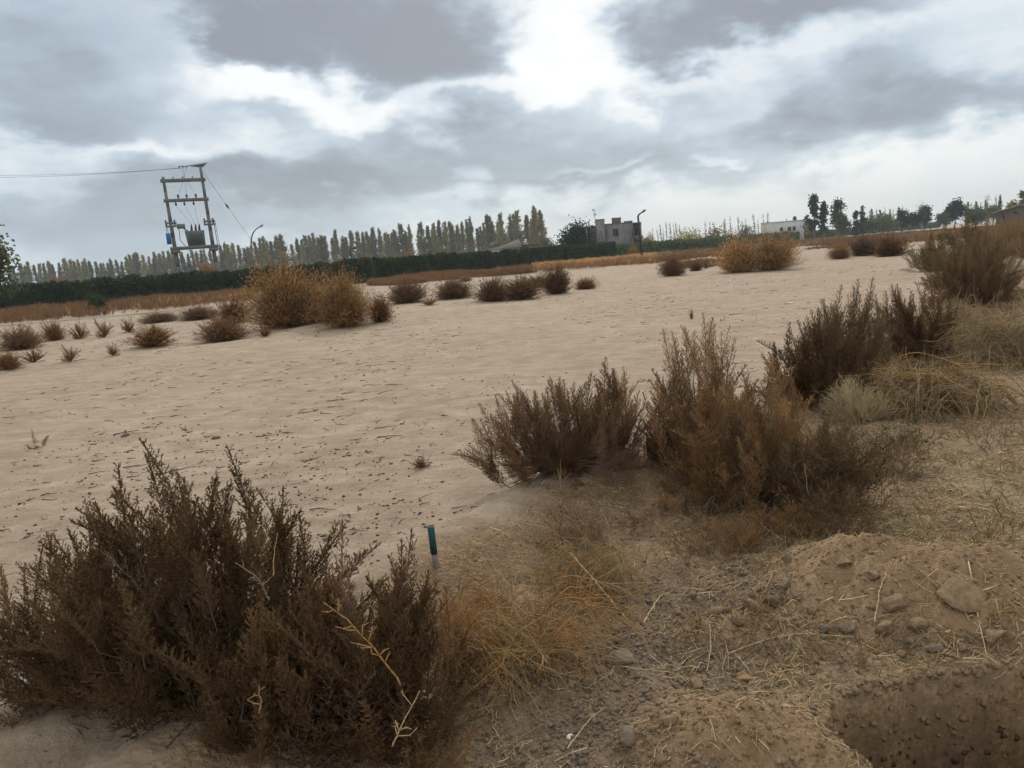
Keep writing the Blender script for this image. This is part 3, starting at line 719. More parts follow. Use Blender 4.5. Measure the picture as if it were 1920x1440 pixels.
def bush(name, px, py, wpx, hpx, kinds, n, label, cat='bush', group=None, up=.55, depth=.8, lean=(0, 0), bscale=1.0, low=.02, seed=None, push=.0, stems=True, peak=.12, hs=.97, tilt=.58):
    """a bush whose stem meets the ground at photo pixel px,py and which is wpx x hpx pixels large"""
    base = hit(px, py)
    hpx = hpx * 1.0
    if push: base = Vector((base.x, base.y + push, 0)); base.z = hz1(base.x, base.y)
    dist = math.sqrt(base.x ** 2 + base.y ** 2 + (EYE - base.z) ** 2)
    ray = pdir(px, py); dep = dist / np.linalg.norm(ray)          # depth along the optical axis
    Wd = wpx / FPX * dep; Hh = (zat(px, py - hpx, math.hypot(base.x, base.y)) - base.z) * hs
    root = empty(name, base, label=label, cat=cat, group=group)
    rg = np.random.default_rng(seed if seed is not None else int(px * 7 + py))
    ks = []
    for k, w in kinds: ks += [k] * w
    A, B = [], []
    for i in range(n):
        a = rg.uniform(0, 2 * math.pi); se = rg.random() ** up
        e_ = low + (math.pi / 2 - low) * (1 - se) if False else math.asin(min(1, low + (1 - low) * rg.random() ** up))
        d = np.array([math.cos(a) * math.cos(e_), math.sin(a) * math.cos(e_), math.sin(e_)])
        R = np.array([Wd / 2, Wd / 2 * depth, Hh])
        bump = 1 + .08 * math.sin(3 * a + px) * math.cos(e_) + .07 * math.sin(5 * a + 2 * e_ + py) + rg.normal(0, .04)
        bump = min(bump, 1.08)
        if rg.random() < .10: bump += peak * rg.random()
        tip = d * R * bump * rg.choice([1, 1, .95, .84, .7, .55, .42]) + np.array([lean[0] * Hh * d[2], lean[1] * Hh * d[2], 0])
        k = ks[rg.integers(len(ks))]; mesh = VAR[k][rg.integers(len(VAR[k]))]
        sc = bscale * rg.uniform(.72, 1.12); Lm = VL[k] * sc; tl = np.linalg.norm(tip)
        if Lm > tl: sc *= tl / Lm * 1.0; Lm = tl
        dirn = tip / tl; dd = dirn * .66 + np.array([0, 0, tilt]) + rg.normal(0, .15, 3); dd /= np.linalg.norm(dd)
        st = tip - dd * Lm
        if st[2] < 0: st[2] = max(0, st[2] * .1)
        dd = tip - st; dl = np.linalg.norm(dd); dd /= dl
        o = bpy.data.objects.new('stalk' if mesh.name.startswith('stalk') else 'branch', mesh); COL.objects.link(o); o.parent = root
        o.location = st; o.rotation_mode = 'QUATERNION'
        q = Vector((0, 0, 1)).rotation_difference(Vector(dd)) @ Quaternion((0, 0, 1), rg.uniform(0, 6.28))
        o.rotation_quaternion = q; sx = max(sc, dl / VL[k] * .9)
        o.scale = (sx, sx, dl / VL[k])
        if stems:
            mid = st * .5 + np.array([0, 0, .04 * Hh]) + rg.normal(0, .01, 3)
            A += [np.zeros(3), mid]; B += [mid, st]
    if stems:
        g = G(); g.segs(A, B, .0034, .0022, 0); g.obj('stems', [ST], root)
    return root

# ------------------------------------------------------------------ foreground bushes
bush('dead_bush', 315, 1365, 700, 520, [('dark', 9), ('red', 2), ('dead', 1)], 298, 'largest dark brown dead bush filling the lower left corner', up=.62, depth=.72, push=.30, peak=.10)
bush('dead_bush', 130, 1330, 430, 330, [('dark', 6), ('red', 1), ('dead', 1)], 150, 'dark bush cut by the left edge in front of the largest bush', up=.8, depth=.7, push=.12, peak=.1)
bush('dead_bush', 500, 1455, 330, 330, [('dark', 4), ('red', 1)], 130, 'low dark bush at the bottom edge in front of the largest bush', up=.8, depth=.7, push=.15, peak=.1)
bush('dead_bush', 665, 1470, 470, 435, [('dark', 5), ('red', 3), ('dead', 1)], 210, 'dark brown dead bush between the largest bush and the golden tangle', up=.6, depth=.7, lean=(.06, .0), push=.20, peak=.25)
bush('dead_bush', 1050, 898, 375, 195, [('dark', 2), ('red', 6), ('dead', 1)], 290, 'dark reddish dead bush standing alone on the earth bank beyond the stake', up=.66, depth=.8, low=.06, push=.15, peak=.10, bscale=.85)
bush('dead_bush', 1165, 880, 150, 205, [('red', 3), ('orange', 2)], 70, 'thin reddish bush rising behind the right side of the bank bush', up=.5, push=.25, peak=.15)
bush('dead_bush', 1325, 925, 225, 325, [('orange', 6), ('red', 2), ('dead', 1)], 190, 'tallest orange brown bush in the middle of the bank row', up=.5, lean=(.03, 0), push=.1, peak=.12, tilt=.5)
bush('dead_bush', 1270, 900, 120, 190, [('dark', 3), ('red', 1)], 70, 'small dark bush against the left foot of the tallest orange bush', up=.6, push=.25)
bush('dead_bush', 1430, 945, 310, 260, [('orange', 6), ('airy', 2), ('olive', 2), ('dead', 1)], 240, 'broad low orange brown bush spreading right of the tallest one', up=.72, lean=(-.03, 0))
bush('dead_bush', 1555, 960, 230, 180, [('olive', 3), ('airybrown', 4), ('dark', 1)], 120, 'thin olive brown weed bush on the straw beside the bank row', up=.7)
bush('dead_bush', 1545, 765, 230, 180, [('dark', 1)], 180, 'very dark bush behind the blonde straw clump', up=.65, push=.1, peak=.2, bscale=1.1)
bush('dead_bush', 1622, 740, 190, 215, [('olive', 3), ('orange', 1)], 150, 'tall pointed olive brown bush with feathery tips behind the dark bush', up=.4, push=.3, peak=.25, bscale=1.1)
bush('dead_bush', 1715, 668, 190, 150, [('dark', 3), ('red', 1)], 170, 'dark rounded bush between the pointed bush and the far right thicket', up=.75, bscale=1.2)
bush('dead_bush', 1825, 572, 170, 115, [('dark', 2), ('red', 1), ('olive', 1)], 170, 'dark spreading bush at the left foot of the right edge thicket', up=.7, bscale=1.6, low=.05)
bush('dead_bush', 1900, 562, 200, 128, [('olive', 3), ('airybrown', 2), ('red', 1)], 190, 'tall olive brown thicket bush cut by the right edge', up=.65, bscale=2.0, push=1.5)
bush('green_bush', 1925, 520, 190, 125, [('green', 1), ('olive', 3)], 130, 'greenish bush behind the right edge thicket', up=.6, bscale=2.3, push=2.5)
bush('dead_bush', 1855, 510, 130, 85, [('olive', 3), ('orange', 1)], 110, 'brown thicket bush behind the dark spreading one, right of the open sand', up=.6, bscale=2.6, push=3.0)
tangle('golden_weed_tangle', 990, 1235, 320, 100, [('gold', 4), ('straw', 3)], 84, 'golden tangle of drooping stalks right of the dark bushes', az=-.75, spread=.8)
bush('golden_weed_tangle', 925, 1190, 150, 95, [('gold', 3), ('airy', 1)], 26, 'upright golden brown stems at the left side of the drooping tangle', 'dry weed', up=.8, stems=False)
bush('reddish_weed', 868, 1290, 110, 160, [('airy', 2), ('red', 1)], 34, 'small reddish weed left of the golden stalk tangle', 'dry weed', up=.6, push=.05)
bush('blonde_straw_clump', 1598, 782, 150, 98, [('pale', 1)], 120, 'bright blonde straw clump in front of the very dark bush', 'straw clump', up=.7, low=.1, lean=(-.2, 0), stems=False, push=-.12)
tangle('straw_bush', 1745, 765, 270, 50, [('straw', 4), ('gold', 1), ('greystraw', 2)], 100, 'wide tan straw bush right of the blonde clump')
bush('tan_weed', 1740, 760, 260, 110, [('airybrown', 2), ('gold', 2), ('straw', 2)], 90, 'fine tan weed standing in the middle of the wide straw bush', 'dry weed', up=.8, stems=False)
bush('green_weed', 1795, 772, 100, 45, [('green', 3), ('grey', 1)], 24, 'low green weed at the foot of the wide tan straw bush', 'weed', up=.9, stems=False)
tangle('straw_bush', 1795, 640, 150, 50, [('greystraw', 3), ('straw', 2)], 90, 'grey tangled straw heap right of the dark rounded bush')
tangle('straw_bush', 1885, 680, 190, 60, [('straw', 2), ('greystraw', 2)], 90, 'straw heap at the right edge above the straw covered ground')
bush('low_weed', 1065, 1035, 160, 70, [('airybrown', 2), ('airy', 1), ('straw', 1)], 60, 'low tan weed on the near slope of the bank below the lone bush', 'dry weed', up=.9, stems=False)
tangle('low_weed', 1105, 1110, 190, 60, [('straw', 2), ('gold', 1), ('greystraw', 1)], 60, 'low straw weed above the golden stalk tangle')
bush('low_weed', 1365, 1025, 180, 62, [('airy', 3), ('orange', 2)], 46, 'low rusty weed in front of the broad orange bush', 'dry weed', up=.9, stems=False)
bush('low_weed', 1265, 965, 90, 55, [('airy', 2), ('dark', 1)], 22, 'small rusty weed on the bank left of the broad orange bush', 'dry weed', up=.8, stems=False)
bush('low_weed', 1560, 1010, 170, 90, [('airybrown', 2), ('airy', 1), ('straw', 1)], 70, 'low tan weed behind the long flat clod', 'dry weed', up=.9, stems=False)
bush('low_weed', 1470, 1000, 150, 70, [('airy', 2), ('airybrown', 2)], 50, 'low brown weed between the broad orange bush and the long flat clod', 'dry weed', up=.9, stems=False)
bush('low_weed', 1700, 840, 150, 55, [('airybrown', 2), ('green', 1), ('grey', 1)], 40, 'low olive weed below the green weed on the straw', 'dry weed', up=.9, stems=False)
bush('low_weed', 1190, 985, 80, 32, [('airybrown', 2), ('airy', 1)], 24, 'low tan weed halfway down the bank right of the lone bush', 'dry weed', up=.9, stems=False)
bush('low_weed', 1680, 890, 200, 60, [('airybrown', 2), ('grey', 2)], 44, 'flat brown weed on the straw right of the olive weed bush', 'dry weed', up=.95, stems=False)
bush('low_weed', 820, 1440, 170, 90, [('airy', 2), ('airybrown', 1)], 36, 'rusty weed at the bottom edge right of the dark bush', 'dry weed', up=.9, stems=False)
bush('seedling', 62, 842, 75, 38, [('red', 1)], 7, 'small forked brown seedling on the sand left of the largest bush', 'seedling', up=.9, low=.3, bscale=.9)
bush('seedling', 347, 806, 34, 20, [('dark', 1)], 4, 'tiny dark seedling on the sand above the largest bush', 'seedling', up=.9)

# ------------------------------------------------------------------ bushes out on the field (each one mesh, shapes shared)
def field_mesh(name, mats, seed, n=420, w=.5, h=1.0, leafs=10, twig=.012, dens=.03):
    """bush of unit height: many ascending shoots with bracts; drawn at 15-60 m"""
    rg = np.random.default_rng(seed); g = G(); A, B, R_ = [], [], []; pts, dr = [], []
    for i in range(n):
        a = rg.uniform(0, 6.283); e_ = math.asin(rg.random() ** .6)
        tip = np.array([math.cos(a) * math.cos(e_) * w, math.sin(a) * math.cos(e_) * w, math.sin(e_) * h]) * rg.uniform(.55, 1.06) * (1 + .16 * math.sin(3 * a + seed) + .10 * math.sin(7 * a))
        st = tip * rg.uniform(.0, .45) * [.6, .6, 1]
        mid = (st + tip) / 2 + np.array([0, 0, -.03])
        A += [st, mid]; B += [mid, tip]; R_ += [twig * .35, twig * .25]
        k = leafs; tt = rg.uniform(.15, 1, k)
        P = st + (tip - st) * tt[:, None] + rg.normal(0, .022, (k, 3)); pts.append(P)
        d = (tip - st) / (np.linalg.norm(tip - st) + 1e-6); dr.append(d * 1.0 + [0, 0, .4] + rg.normal(0, .5, (k, 3)))
    g.segs(A, B, R_, np.array(R_) * .6, 1)
    P = np.concatenate(pts); Dd = np.concatenate(dr); P[:, 2] = np.maximum(P[:, 2], .0)
    g.leaves(P, Dd, dens * rg.uniform(.6, 1.8, len(P)), dens * .34, 0)
    return g.mesh(name, mats)
FM = {
    'brown': [field_mesh('bush_foliage', [M['bract_red'], M['bract_dark']], 200 + i, n=420, leafs=14, dens=.05) for i in range(3)],
    'rust': [field_mesh('bush_foliage', [M['brownweed'], M['brownweed']], 210 + i, n=600, leafs=14, dens=.045) for i in range(3)],
    'gold': [field_mesh('bush_foliage', [M['goldbush'], M['rust']], 220 + i, n=1500, leafs=11, twig=.007, dens=.028) for i in range(2)],
    'orange': [field_mesh('bush_foliage', [M['goldbush'], M['brownweed']], 230 + i, n=1300, leafs=10, twig=.007, dens=.03) for i in range(2)],
    'thin': [field_mesh('bush_foliage', [M['bract_red'], M['brownweed']], 240 + i, n=60, leafs=12, twig=.03, dens=.07) for i in range(3)],
}
cnt = {}
def fbush(px, py, w, h_, kind, label, name='dry_bush', cat='bush', group=None, depth=.85, push=None):
    p = hit(px, py); d = math.hypot(p.x, p.y); dep = d * math.cos(math.atan2(p.x, p.y))
    wm = w / FPX * dep; hm = h_ / FPX * dep
    k = cnt.get(kind, 0); cnt[kind] = k + 1
    o = link(name, FM[kind][k % len(FM[kind])])
    yy = wm * .35 * depth; p = Vector((p.x * (1 + yy / d), p.y * (1 + yy / d), 0)); p.z = hz1(p.x, p.y) - .01
    wm *= 1.2; hm *= 1.1
    o.location = p; o.scale = (wm, wm * depth, hm); o.rotation_euler = (0, 0, k * 2.1 + px)
    # keep the stated width along the view whatever the spin
    if depth != 1: o.scale = (wm, wm, hm)
    tag(o, label=label, cat=cat, group=group); return o
fbush(535, 617, 145, 118, 'gold', 'largest golden tumbleweed on the field, left half of the big pair')
fbush(648, 616, 120, 100, 'gold', 'golden tumbleweed joined to the right side of the largest one')
fbush(592, 607, 130, 92, 'orange', 'rust brown weed filling the gap between the two golden tumbleweeds')
fbush(714, 605, 54, 52, 'brown', 'dark brown bush touching the right foot of the golden pair')
fbush(441, 606, 76, 44, 'brown', 'dark bush left of the golden pair behind the rounded brown one')
fbush(420, 641, 100, 44, 'rust', 'rounded brown bush at the lower left of the golden pair')
fbush(290, 652, 84, 38, 'brown', 'spiky low dark bush alone on the sand left of the rounded brown one')
fbush(497, 632, 34, 20, 'thin', 'tiny sprig under the left side of the golden pair', 'sprig', 'sprig')
fbush(42, 656, 84, 42, 'rust', 'wide brown bush at the left end of the row of small bushes')
fbush(103, 639, 44, 36, 'brown', 'second bush of the left row, dark and upright')
fbush(150, 636, 44, 34, 'thin', 'third bush of the left row, thin and pale brown')
fbush(196, 633, 44, 32, 'thin', 'fourth bush of the left row, thin with dark sprigs')
fbush(243, 624, 34, 27, 'thin', 'fifth and smallest bush of the left row')
fbush(18, 694, 50, 32, 'brown', 'dark low bush at the left edge nearest the camera in that group', 'dry_bush')
fbush(63, 680, 44, 30, 'thin', 'pale thin bush just right of the dark low one at the left edge')
fbush(133, 678, 44, 28, 'thin', 'small spiky bush on the bank line below the left row')
fbush(213, 668, 26, 24, 'thin', 'lone small sprig on the bank line right of the spiky bush', 'sprig', 'sprig')
fbush(375, 600, 80, 24, 'rust', 'flat brown bush behind the rounded one left of the golden pair')
fbush(300, 605, 80, 18, 'rust', 'flat brown weed patch behind the spiky low dark bush')
fbush(765, 569, 82, 44, 'rust', 'brown bush right of the golden pair with a clear gap')
fbush(805, 573, 40, 14, 'thin', 'tiny low weed in front of the gap right of the golden pair', 'sprig', 'sprig')
fbush(852, 561, 82, 36, 'rust', 'rounded brown bush left of the long brown row')
fbush(925, 566, 72, 42, 'rust', 'left bush of the long brown row in the centre of the field')
fbush(978, 563, 80, 40, 'rust', 'middle bush of the long brown row in the centre of the field')
fbush(1045, 552, 62, 50, 'rust', 'taller pointed bush at the right end of the long brown row')
fbush(1010, 540, 100, 22, 'brown', 'flat dark bush behind the long brown row')
fbush(1098, 543, 48, 22, 'brown', 'small dark bush right of the long brown row')
fbush(1262, 518, 54, 38, 'rust', 'brown bush left of the big rust brown tumbleweed')
fbush(1305, 509, 26, 18, 'rust', 'small ball shaped bush left of the big rust brown tumbleweed')
fbush(1323, 504, 16, 20, 'thin', 'thin sprig touching the small ball shaped bush', 'sprig', 'sprig')
fbush(1385, 512, 95, 64, 'orange', 'left half of the big rust brown tumbleweed in front of the hedge')
fbush(1450, 508, 96, 66, 'orange', 'right half of the big rust brown tumbleweed in front of the hedge')
fbush(1575, 486, 46, 26, 'gold', 'small yellowish bush right of the big rust brown tumbleweed')
fbush(1620, 480, 70, 34, 'rust', 'brown bush beside the yellowish one far out on the right')
fbush(1670, 481, 72, 36, 'brown', 'dark bush at the right end of the far right group')
fbush(1783, 459, 20, 16, 'brown', 'tiny dark bush on the sand in front of the far right weeds')
fbush(872, 528, 30, 9, 'orange', 'small rounded tan weed in front of the hedge, centre')
fbush(1297, 598, 10, 20, 'thin', 'single thin sprig on the sand above the tallest orange bush', 'sprig', 'sprig')
fbush(790, 880, 44, 26, 'thin', 'pale thin twiggy weed on the sand left of the bank bush', 'sprig', 'sprig')

# ------------------------------------------------------------------ dry weed bands along the hedge (uncountable)
def inpoly(x, y, P):
    P = np.asarray(P, float); c = np.zeros(len(x), bool); j = len(P) - 1
    for i in range(len(P)):
        k = ((P[i][1] > y) != (P[j][1] > y)) & (x < (P[j][0] - P[i][0]) * (y - P[i][1]) / (P[j][1] - P[i][1] + 1e-12) + P[i][0])
        c ^= k; j = i
    return c
def weed_band(name, polys, n, hgt, mats, label, wd=.05, blades=5, hvar=.5):
    g = G(); rg = RNG
    PX, PY = [], []
    for P in polys:
        Pw = np.array([g0(*q) for q in P]); lo, hi = Pw.min(0), Pw.max(0)
        area = (hi - lo).prod(); k = 0; xs = []
        while k < n // len(polys):
            x = rg.uniform(lo[0], hi[0], 20000); y = rg.uniform(lo[1], hi[1], 20000); s_ = inpoly(x, y, Pw) & (vn(x * .35, y * .35) + .3 * vn(x * 1.6, y * 1.6) > .50 + rg.normal(0, .12, 20000))
            if s_.sum() == 0: break
            PX.append(x[s_][: n // len(polys) - k]); PY.append(y[s_][: n // len(polys) - k]); k += s_.sum()
    x = np.concatenate(PX); y = np.concatenate(PY); n = len(x); r = np.hypot(x, y)
    hh = hgt * (1 + hvar * fbm(x * .4, y * .4, 3)) * rg.uniform(.6, 1.2, n)
    mi = np.clip(np.floor(vn(x * .12 + 5, y * .12) * 2 + rg.normal(0, .45, n)), 0, len(mats) - 1).astype(int)
    for b in range(blades):
        P = np.stack([x + rg.normal(0, .10, n), y + rg.normal(0, .10, n), height(x, y)], -1)
        d = np.stack([rg.normal(0, .35, n), rg.normal(0, .35, n), np.ones(n)], -1)
        for v in range(len(mats)):
            s_ = mi == v
            g.leaves(P[s_], d[s_], (hh * rg.uniform(.7, 1.1, n))[s_], (wd * (.5 + r / 90))[s_], v, quad=True)
    o = g.obj(name, mats); tag(o, label=label, cat='dry weeds', kind='stuff')
weed_band('dry_weeds', [[(-80, 618), (-80, 590), (0, 586), (180, 570), (350, 553), (480, 540), (480, 562), (400, 572), (200, 592), (0, 608)],
                        [(690, 536), (700, 530), (860, 516), (1000, 506), (1000, 512), (880, 522), (800, 530), (740, 535)]], 16000, .52, [M['rust'], M['brownweed'], M['goldbush']], 'rusty dry weeds in a strip along the hedge foot, left half', hvar=1.0)
weed_band('orange_weeds', [[(1000, 512), (1000, 500), (1200, 483), (1230, 478), (1230, 495), (1140, 500)]], 5000, .62, [M['rust'], M['goldbush'], M['straw']], 'bright rusty weeds along the hedge foot left of the dark lamp post')
weed_band('brown_weeds', [[(1230, 495), (1230, 478), (1400, 464), (1530, 452), (1850, 428), (1960, 420), (1960, 432), (1840, 446), (1700, 456), (1500, 462), (1440, 475), (1330, 486)]], 15000, .62, [M['brownweed'], M['rust'], M['greystraw']], 'brown dry weeds covering the far end of the field on the right', wd=.07)
weed_band('bank_weeds', [[(1500, 470), (1640, 452), (1700, 458), (1600, 466)], [(1240, 504), (1330, 490), (1360, 494), (1330, 502)]], 1500, .4, [M['brownweed'], M['rust']], 'low brown weeds on the sand around the far right bushes')
weed_band('edge_thicket', [[(1850, 474), (1900, 440), (2050, 430), (2050, 500), (1905, 505)]], 2600, 1.25, [M['brownweed'], M['bract_olive']], 'tall brown thicket of weeds behind the bushes at the right edge', wd=.05, blades=9)
# low weeds and standing straw on the near right side
def near_weeds():
    x, y, r = scatter(24000, 2.8, 22, 2, 39, .75)
    s = pline(x, y); so, st, dk, _ = zones(x, y)
    k = (s < -.1) & (RNG.random(len(x)) < np.clip(.9 * np.exp(-((-s - .5) / .75) ** 2) + .14, 0, 1)) & (vn(x * 1.3, y * 1.3) + .4 * vn(x * 4, y * 4) > .46)
    ok = (np.hypot(x - MOUNDS[0][0], (y - MOUNDS[0][1]) * 1.4) > .62) & (dk < .4) & ~in_hole(x, y) & (RNG.random(len(x)) < .12 + .88 * sst(np.arctan2(x, y), .16, .30)); k &= ok
    x, y, r = x[k], y[k], r[k]; n = len(x); g = G()
    for b in range(3):
        P = np.stack([x + RNG.normal(0, .03, n), y + RNG.normal(0, .03, n), height(x, y)], -1)
        d = np.stack([RNG.normal(0, .7, n), RNG.normal(0, .7, n), RNG.uniform(.4, 1.2, n)], -1); d /= np.linalg.norm(d, axis=1, keepdims=True)
        L = RNG.uniform(.03, .11, n) * (1 + .04 * r); Q = P + d * L[:, None] * .55; E = Q + (d + RNG.normal(0, .4, (n, 3))) * L[:, None] * .5
        rad = .0015 * (1 + r * .16); g.segs(P, Q, rad, rad * .8, 0); g.segs(Q, E, rad * .8, rad * .5, 0)
    V, T, _ = g.arrays(); mi = np.repeat(RNG.choice([0, 1, 2, 0], len(T) // 6), 6)
    tag(link('low_dry_stubble', arr_mesh('low_dry_stubble', V, T, [M['greystraw'], M['brownweed'], M['bract_orange']], mi)), label='low dry stubble and weeds over the ground right of the bank', cat='dry weeds', kind='stuff')
near_weeds()

# ------------------------------------------------------------------ single stones and clods
def rock(px, py, w, h_, mt, label, name='clod', cat='clod', seed=0, group=None, flat=1.0, cut=.5):
    p = hit(px, py); dep = p.y * 1.0 + 0; dep = math.sqrt(p.x ** 2 + p.y ** 2 + EYE ** 2) / np.linalg.norm(pdir(px, py))
    a = w / FPX * dep / 2; b = h_ / FPX * dep / 2
    rg = np.random.default_rng(int(px * 3 + py)); v, f = ICO[3]; v = v.copy()
    pl_ = rg.normal(0, 1, (8, 3)); pl_ /= np.linalg.norm(pl_, axis=1, keepdims=True)
    for q in pl_:                                   # facets: cut the ball with planes
        dd = v @ q; lim = rg.uniform(cut - .12, max(.75, cut)); v = v - np.maximum(0, dd - lim)[:, None] * q[None]
    v = v * (1 + .045 * fbm(v[:, 0] * 2.5 + px, v[:, 1] * 2.5 + v[:, 2] * 2, 3) + .05 * rg.uniform(-.4, .4, len(v)))[:, None]
    v = v * [a, a * .85, max(b * 1.05, a * .35) * flat]
    me = arr_mesh(name, v, f, mt, None, False)
    o = link(name, me); e_ = .03; nx = -(hz1(p.x + e_, p.y) - hz1(p.x - e_, p.y)) / (2 * e_); ny = -(hz1(p.x, p.y + e_) - hz1(p.x, p.y - e_)) / (2 * e_)
    nv = Vector((nx * .8, ny * .8, 1)).normalized()
    o.location = p + nv * (max(b * 1.05, a * .35) * flat * .42)
    o.rotation_mode = 'QUATERNION'; o.rotation_quaternion = Vector((0, 0, 1)).rotation_difference(nv) @ Quaternion((0, 0, 1), rg.uniform(-.4, .4))
    tag(o, label=label, cat=cat, group=group); return o
C1, C2 = M['clod'], M['darkclod']
rock(1516, 1026, 64, 24, C1, 'long flat clod at the upper left edge of the big soil mound', flat=.8)
rock(1452, 1136, 44, 36, C2, 'grey block shaped clod, right one of the touching pair left of the mound')
rock(1411, 1142, 42, 32, C1, 'tan clod, left one of the touching pair left of the mound')
rock(1682, 1138, 54, 34, C1, 'wedge shaped clod halfway down the big soil mound')
rock(1660, 1183, 46, 38, C1, 'blocky clod at the foot of the mound below the wedge shaped one')
rock(1722, 1178, 40, 27, C1, 'rounded clod at the mound foot right of the blocky one')
rock(1588, 1178, 32, 20, C2, 'oval clod at the mound foot left of the blocky one')
rock(1543, 1186, 30, 22, C2, 'leftmost pinkish clod at the foot of the big mound')
rock(1634, 1080, 30, 18, C1, 'small clod near the top of the big mound')
rock(1580, 1056, 34, 16, C1, 'flat small clod on the upper left of the big mound')
rock(1805, 1112, 104, 40, C1, 'broad crusted slab of soil on the right of the big mound', flat=.30, cut=.74)
rock(1752, 1222, 34, 26, C2, 'dark clod at the straw edge below the mound')
rock(1706, 1208, 26, 18, C2, 'small clod just below the blocky mound foot clod')
rock(1864, 1200, 50, 30, C1, 'sloping clod at the far right foot of the mound')
rock(1776, 1232, 22, 18, C1, 'tiny clod right of the dark clod in the straw')
rock(1162, 1238, 64, 32, C2, 'grey stone alone on the soil right of the golden stalk tangle', 'stone', 'stone')
rock(1305, 1290, 44, 24, C1, 'brown stone on the straw above the small front mound', 'stone', 'stone')
rock(1377, 1313, 38, 20, C1, 'half buried stone on the back of the small front mound', 'stone', 'stone', flat=.7)
rock(1346, 1155, 54, 30, C1, 'larger clod of the loose cluster in the middle foreground')
rock(1380, 1165, 34, 24, C1, 'smaller clod touching the right of the middle foreground cluster')
rock(1240, 1428, 32, 28, C1, 'clod at the bottom edge left of the front mound')
rock(1182, 1390, 52, 40, C2, 'rounded half buried clod left of the small front mound')
rock(1290, 1410, 34, 26, C1, 'clod on the left flank of the small front mound')
rock(1255, 1352, 36, 22, C1, 'clod at the upper left foot of the small front mound')
rock(974, 1432, 26, 20, C2, 'grey clod at the bottom edge below the golden stalk tangle')
rock(1470, 1098, 28, 22, C2, 'dark clod above the touching pair left of the mound')
rock(1480, 1050, 26, 18, C2, 'dark clod left of the mound below the long flat clod')
rock(1070, 1384, 16, 10, M['white'], 'small white stone on the soil below the golden tangle', 'pebble', 'pebble')
rock(1484, 569, 17, 6, M['white'], 'white scrap lying alone on the sand far out', 'scrap', 'litter', flat=.5)
rock(1233, 497, 9, 5, M['white'], 'white bag lying before the weeds right of the dark lamp post', 'plastic_bag', 'litter')
rock(405, 822, 18, 8, C2, 'flat dark clod on the sand above the largest bush')
rock(235, 818, 20, 9, C2, 'dark clod on the sand between the seedlings')
for px, py, w, lab in ((1424, 1108, 18, 'small clod just above the tan clod of the touching pair'), (1498, 1120, 20, 'small clod between the grey block clod and the big mound'),
        (1520, 1148, 18, 'small clod left of the mound foot, below the grey block clod'), (1610, 1200, 20, 'small clod below the oval clod at the mound foot'),
        (1640, 1212, 18, 'small clod in the straw under the blocky mound foot clod'), (1690, 1230, 22, 'small clod lowest in the straw below the big mound'),
        (1300, 1120, 20, 'small clod above left of the middle foreground cluster'), (1270, 1150, 18, 'small clod left of the middle foreground cluster'),
        (1230, 1180, 22, 'small clod by the foot of the bent pale stalk'), (1330, 1230, 18, 'small clod beside the straight pale stalk'),
        (1120, 1260, 20, 'small clod touching the lower left of the lone grey stone'), (1100, 1350, 18, 'small clod above the small white stone'),
        (1210, 1300, 20, 'small clod midway between the grey stone and the front mound'), (1150, 1330, 22, 'small clod upper left of the half buried round clod'),
        (1310, 1425, 18, 'small clod at the bottom edge on the front mound, left one'), (1340, 1432, 20, 'small clod at the bottom edge on the front mound, right one'),
        (1000, 1405, 18, 'small clod at the bottom below the golden stalk tangle'), (1800, 1215, 22, 'small clod under the horizontal twig at the mound foot'),
        (1830, 1228, 20, 'small clod between the horizontal twig and the pit rim'), (1900, 1225, 20, 'small clod at the right edge above the pit'),
        (1255, 1225, 20, 'small clod right of the lone grey stone'), (1195, 1270, 18, 'small clod just below the lone grey stone'),
        (1396, 1080, 18, 'small clod above the touching pair, right of two'), (1370, 1062, 16, 'small clod above the touching pair, left of two')):
    rock(px, py, w, w * .7, C2 if px < 1500 else C1, lab, group='small loose clods')
# dried leaf
p = hit(1397, 1279); g = G(); t = np.linspace(0, 1, 8)
mid = np.column_stack([t * .062 - .031, np.zeros(8), .008 + .006 * np.sin(t * 3.1)]); wv = .015 * np.sin(np.pi * (t * .92 + .04)) ** .7
V = []
for i in range(8): V += [mid[i] + [0, -wv[i], .004], mid[i], mid[i] + [0, wv[i], .006], mid[i] - [0, 0, .001]]
T = []
for i in range(7):
    a = i * 4; b = a + 4
    for k in (0, 1): T += [(a + k, b + k, b + k + 1), (a + k, b + k + 1, a + k + 1)]
    T += [(a + 2, b + 2, b + 3), (a + 2, b + 3, a + 3), (a + 3, b + 3, b), (a + 3, b, a)]
g.add(V, T); o = g.obj('dried_leaf', [M['straw']], smooth=True); o.location = p + Vector((0, 0, .004)); o.rotation_euler = (.1, 0, -.15)
tag(o, label='single tan dried leaf on the straw right of the brown stone', cat='leaf')

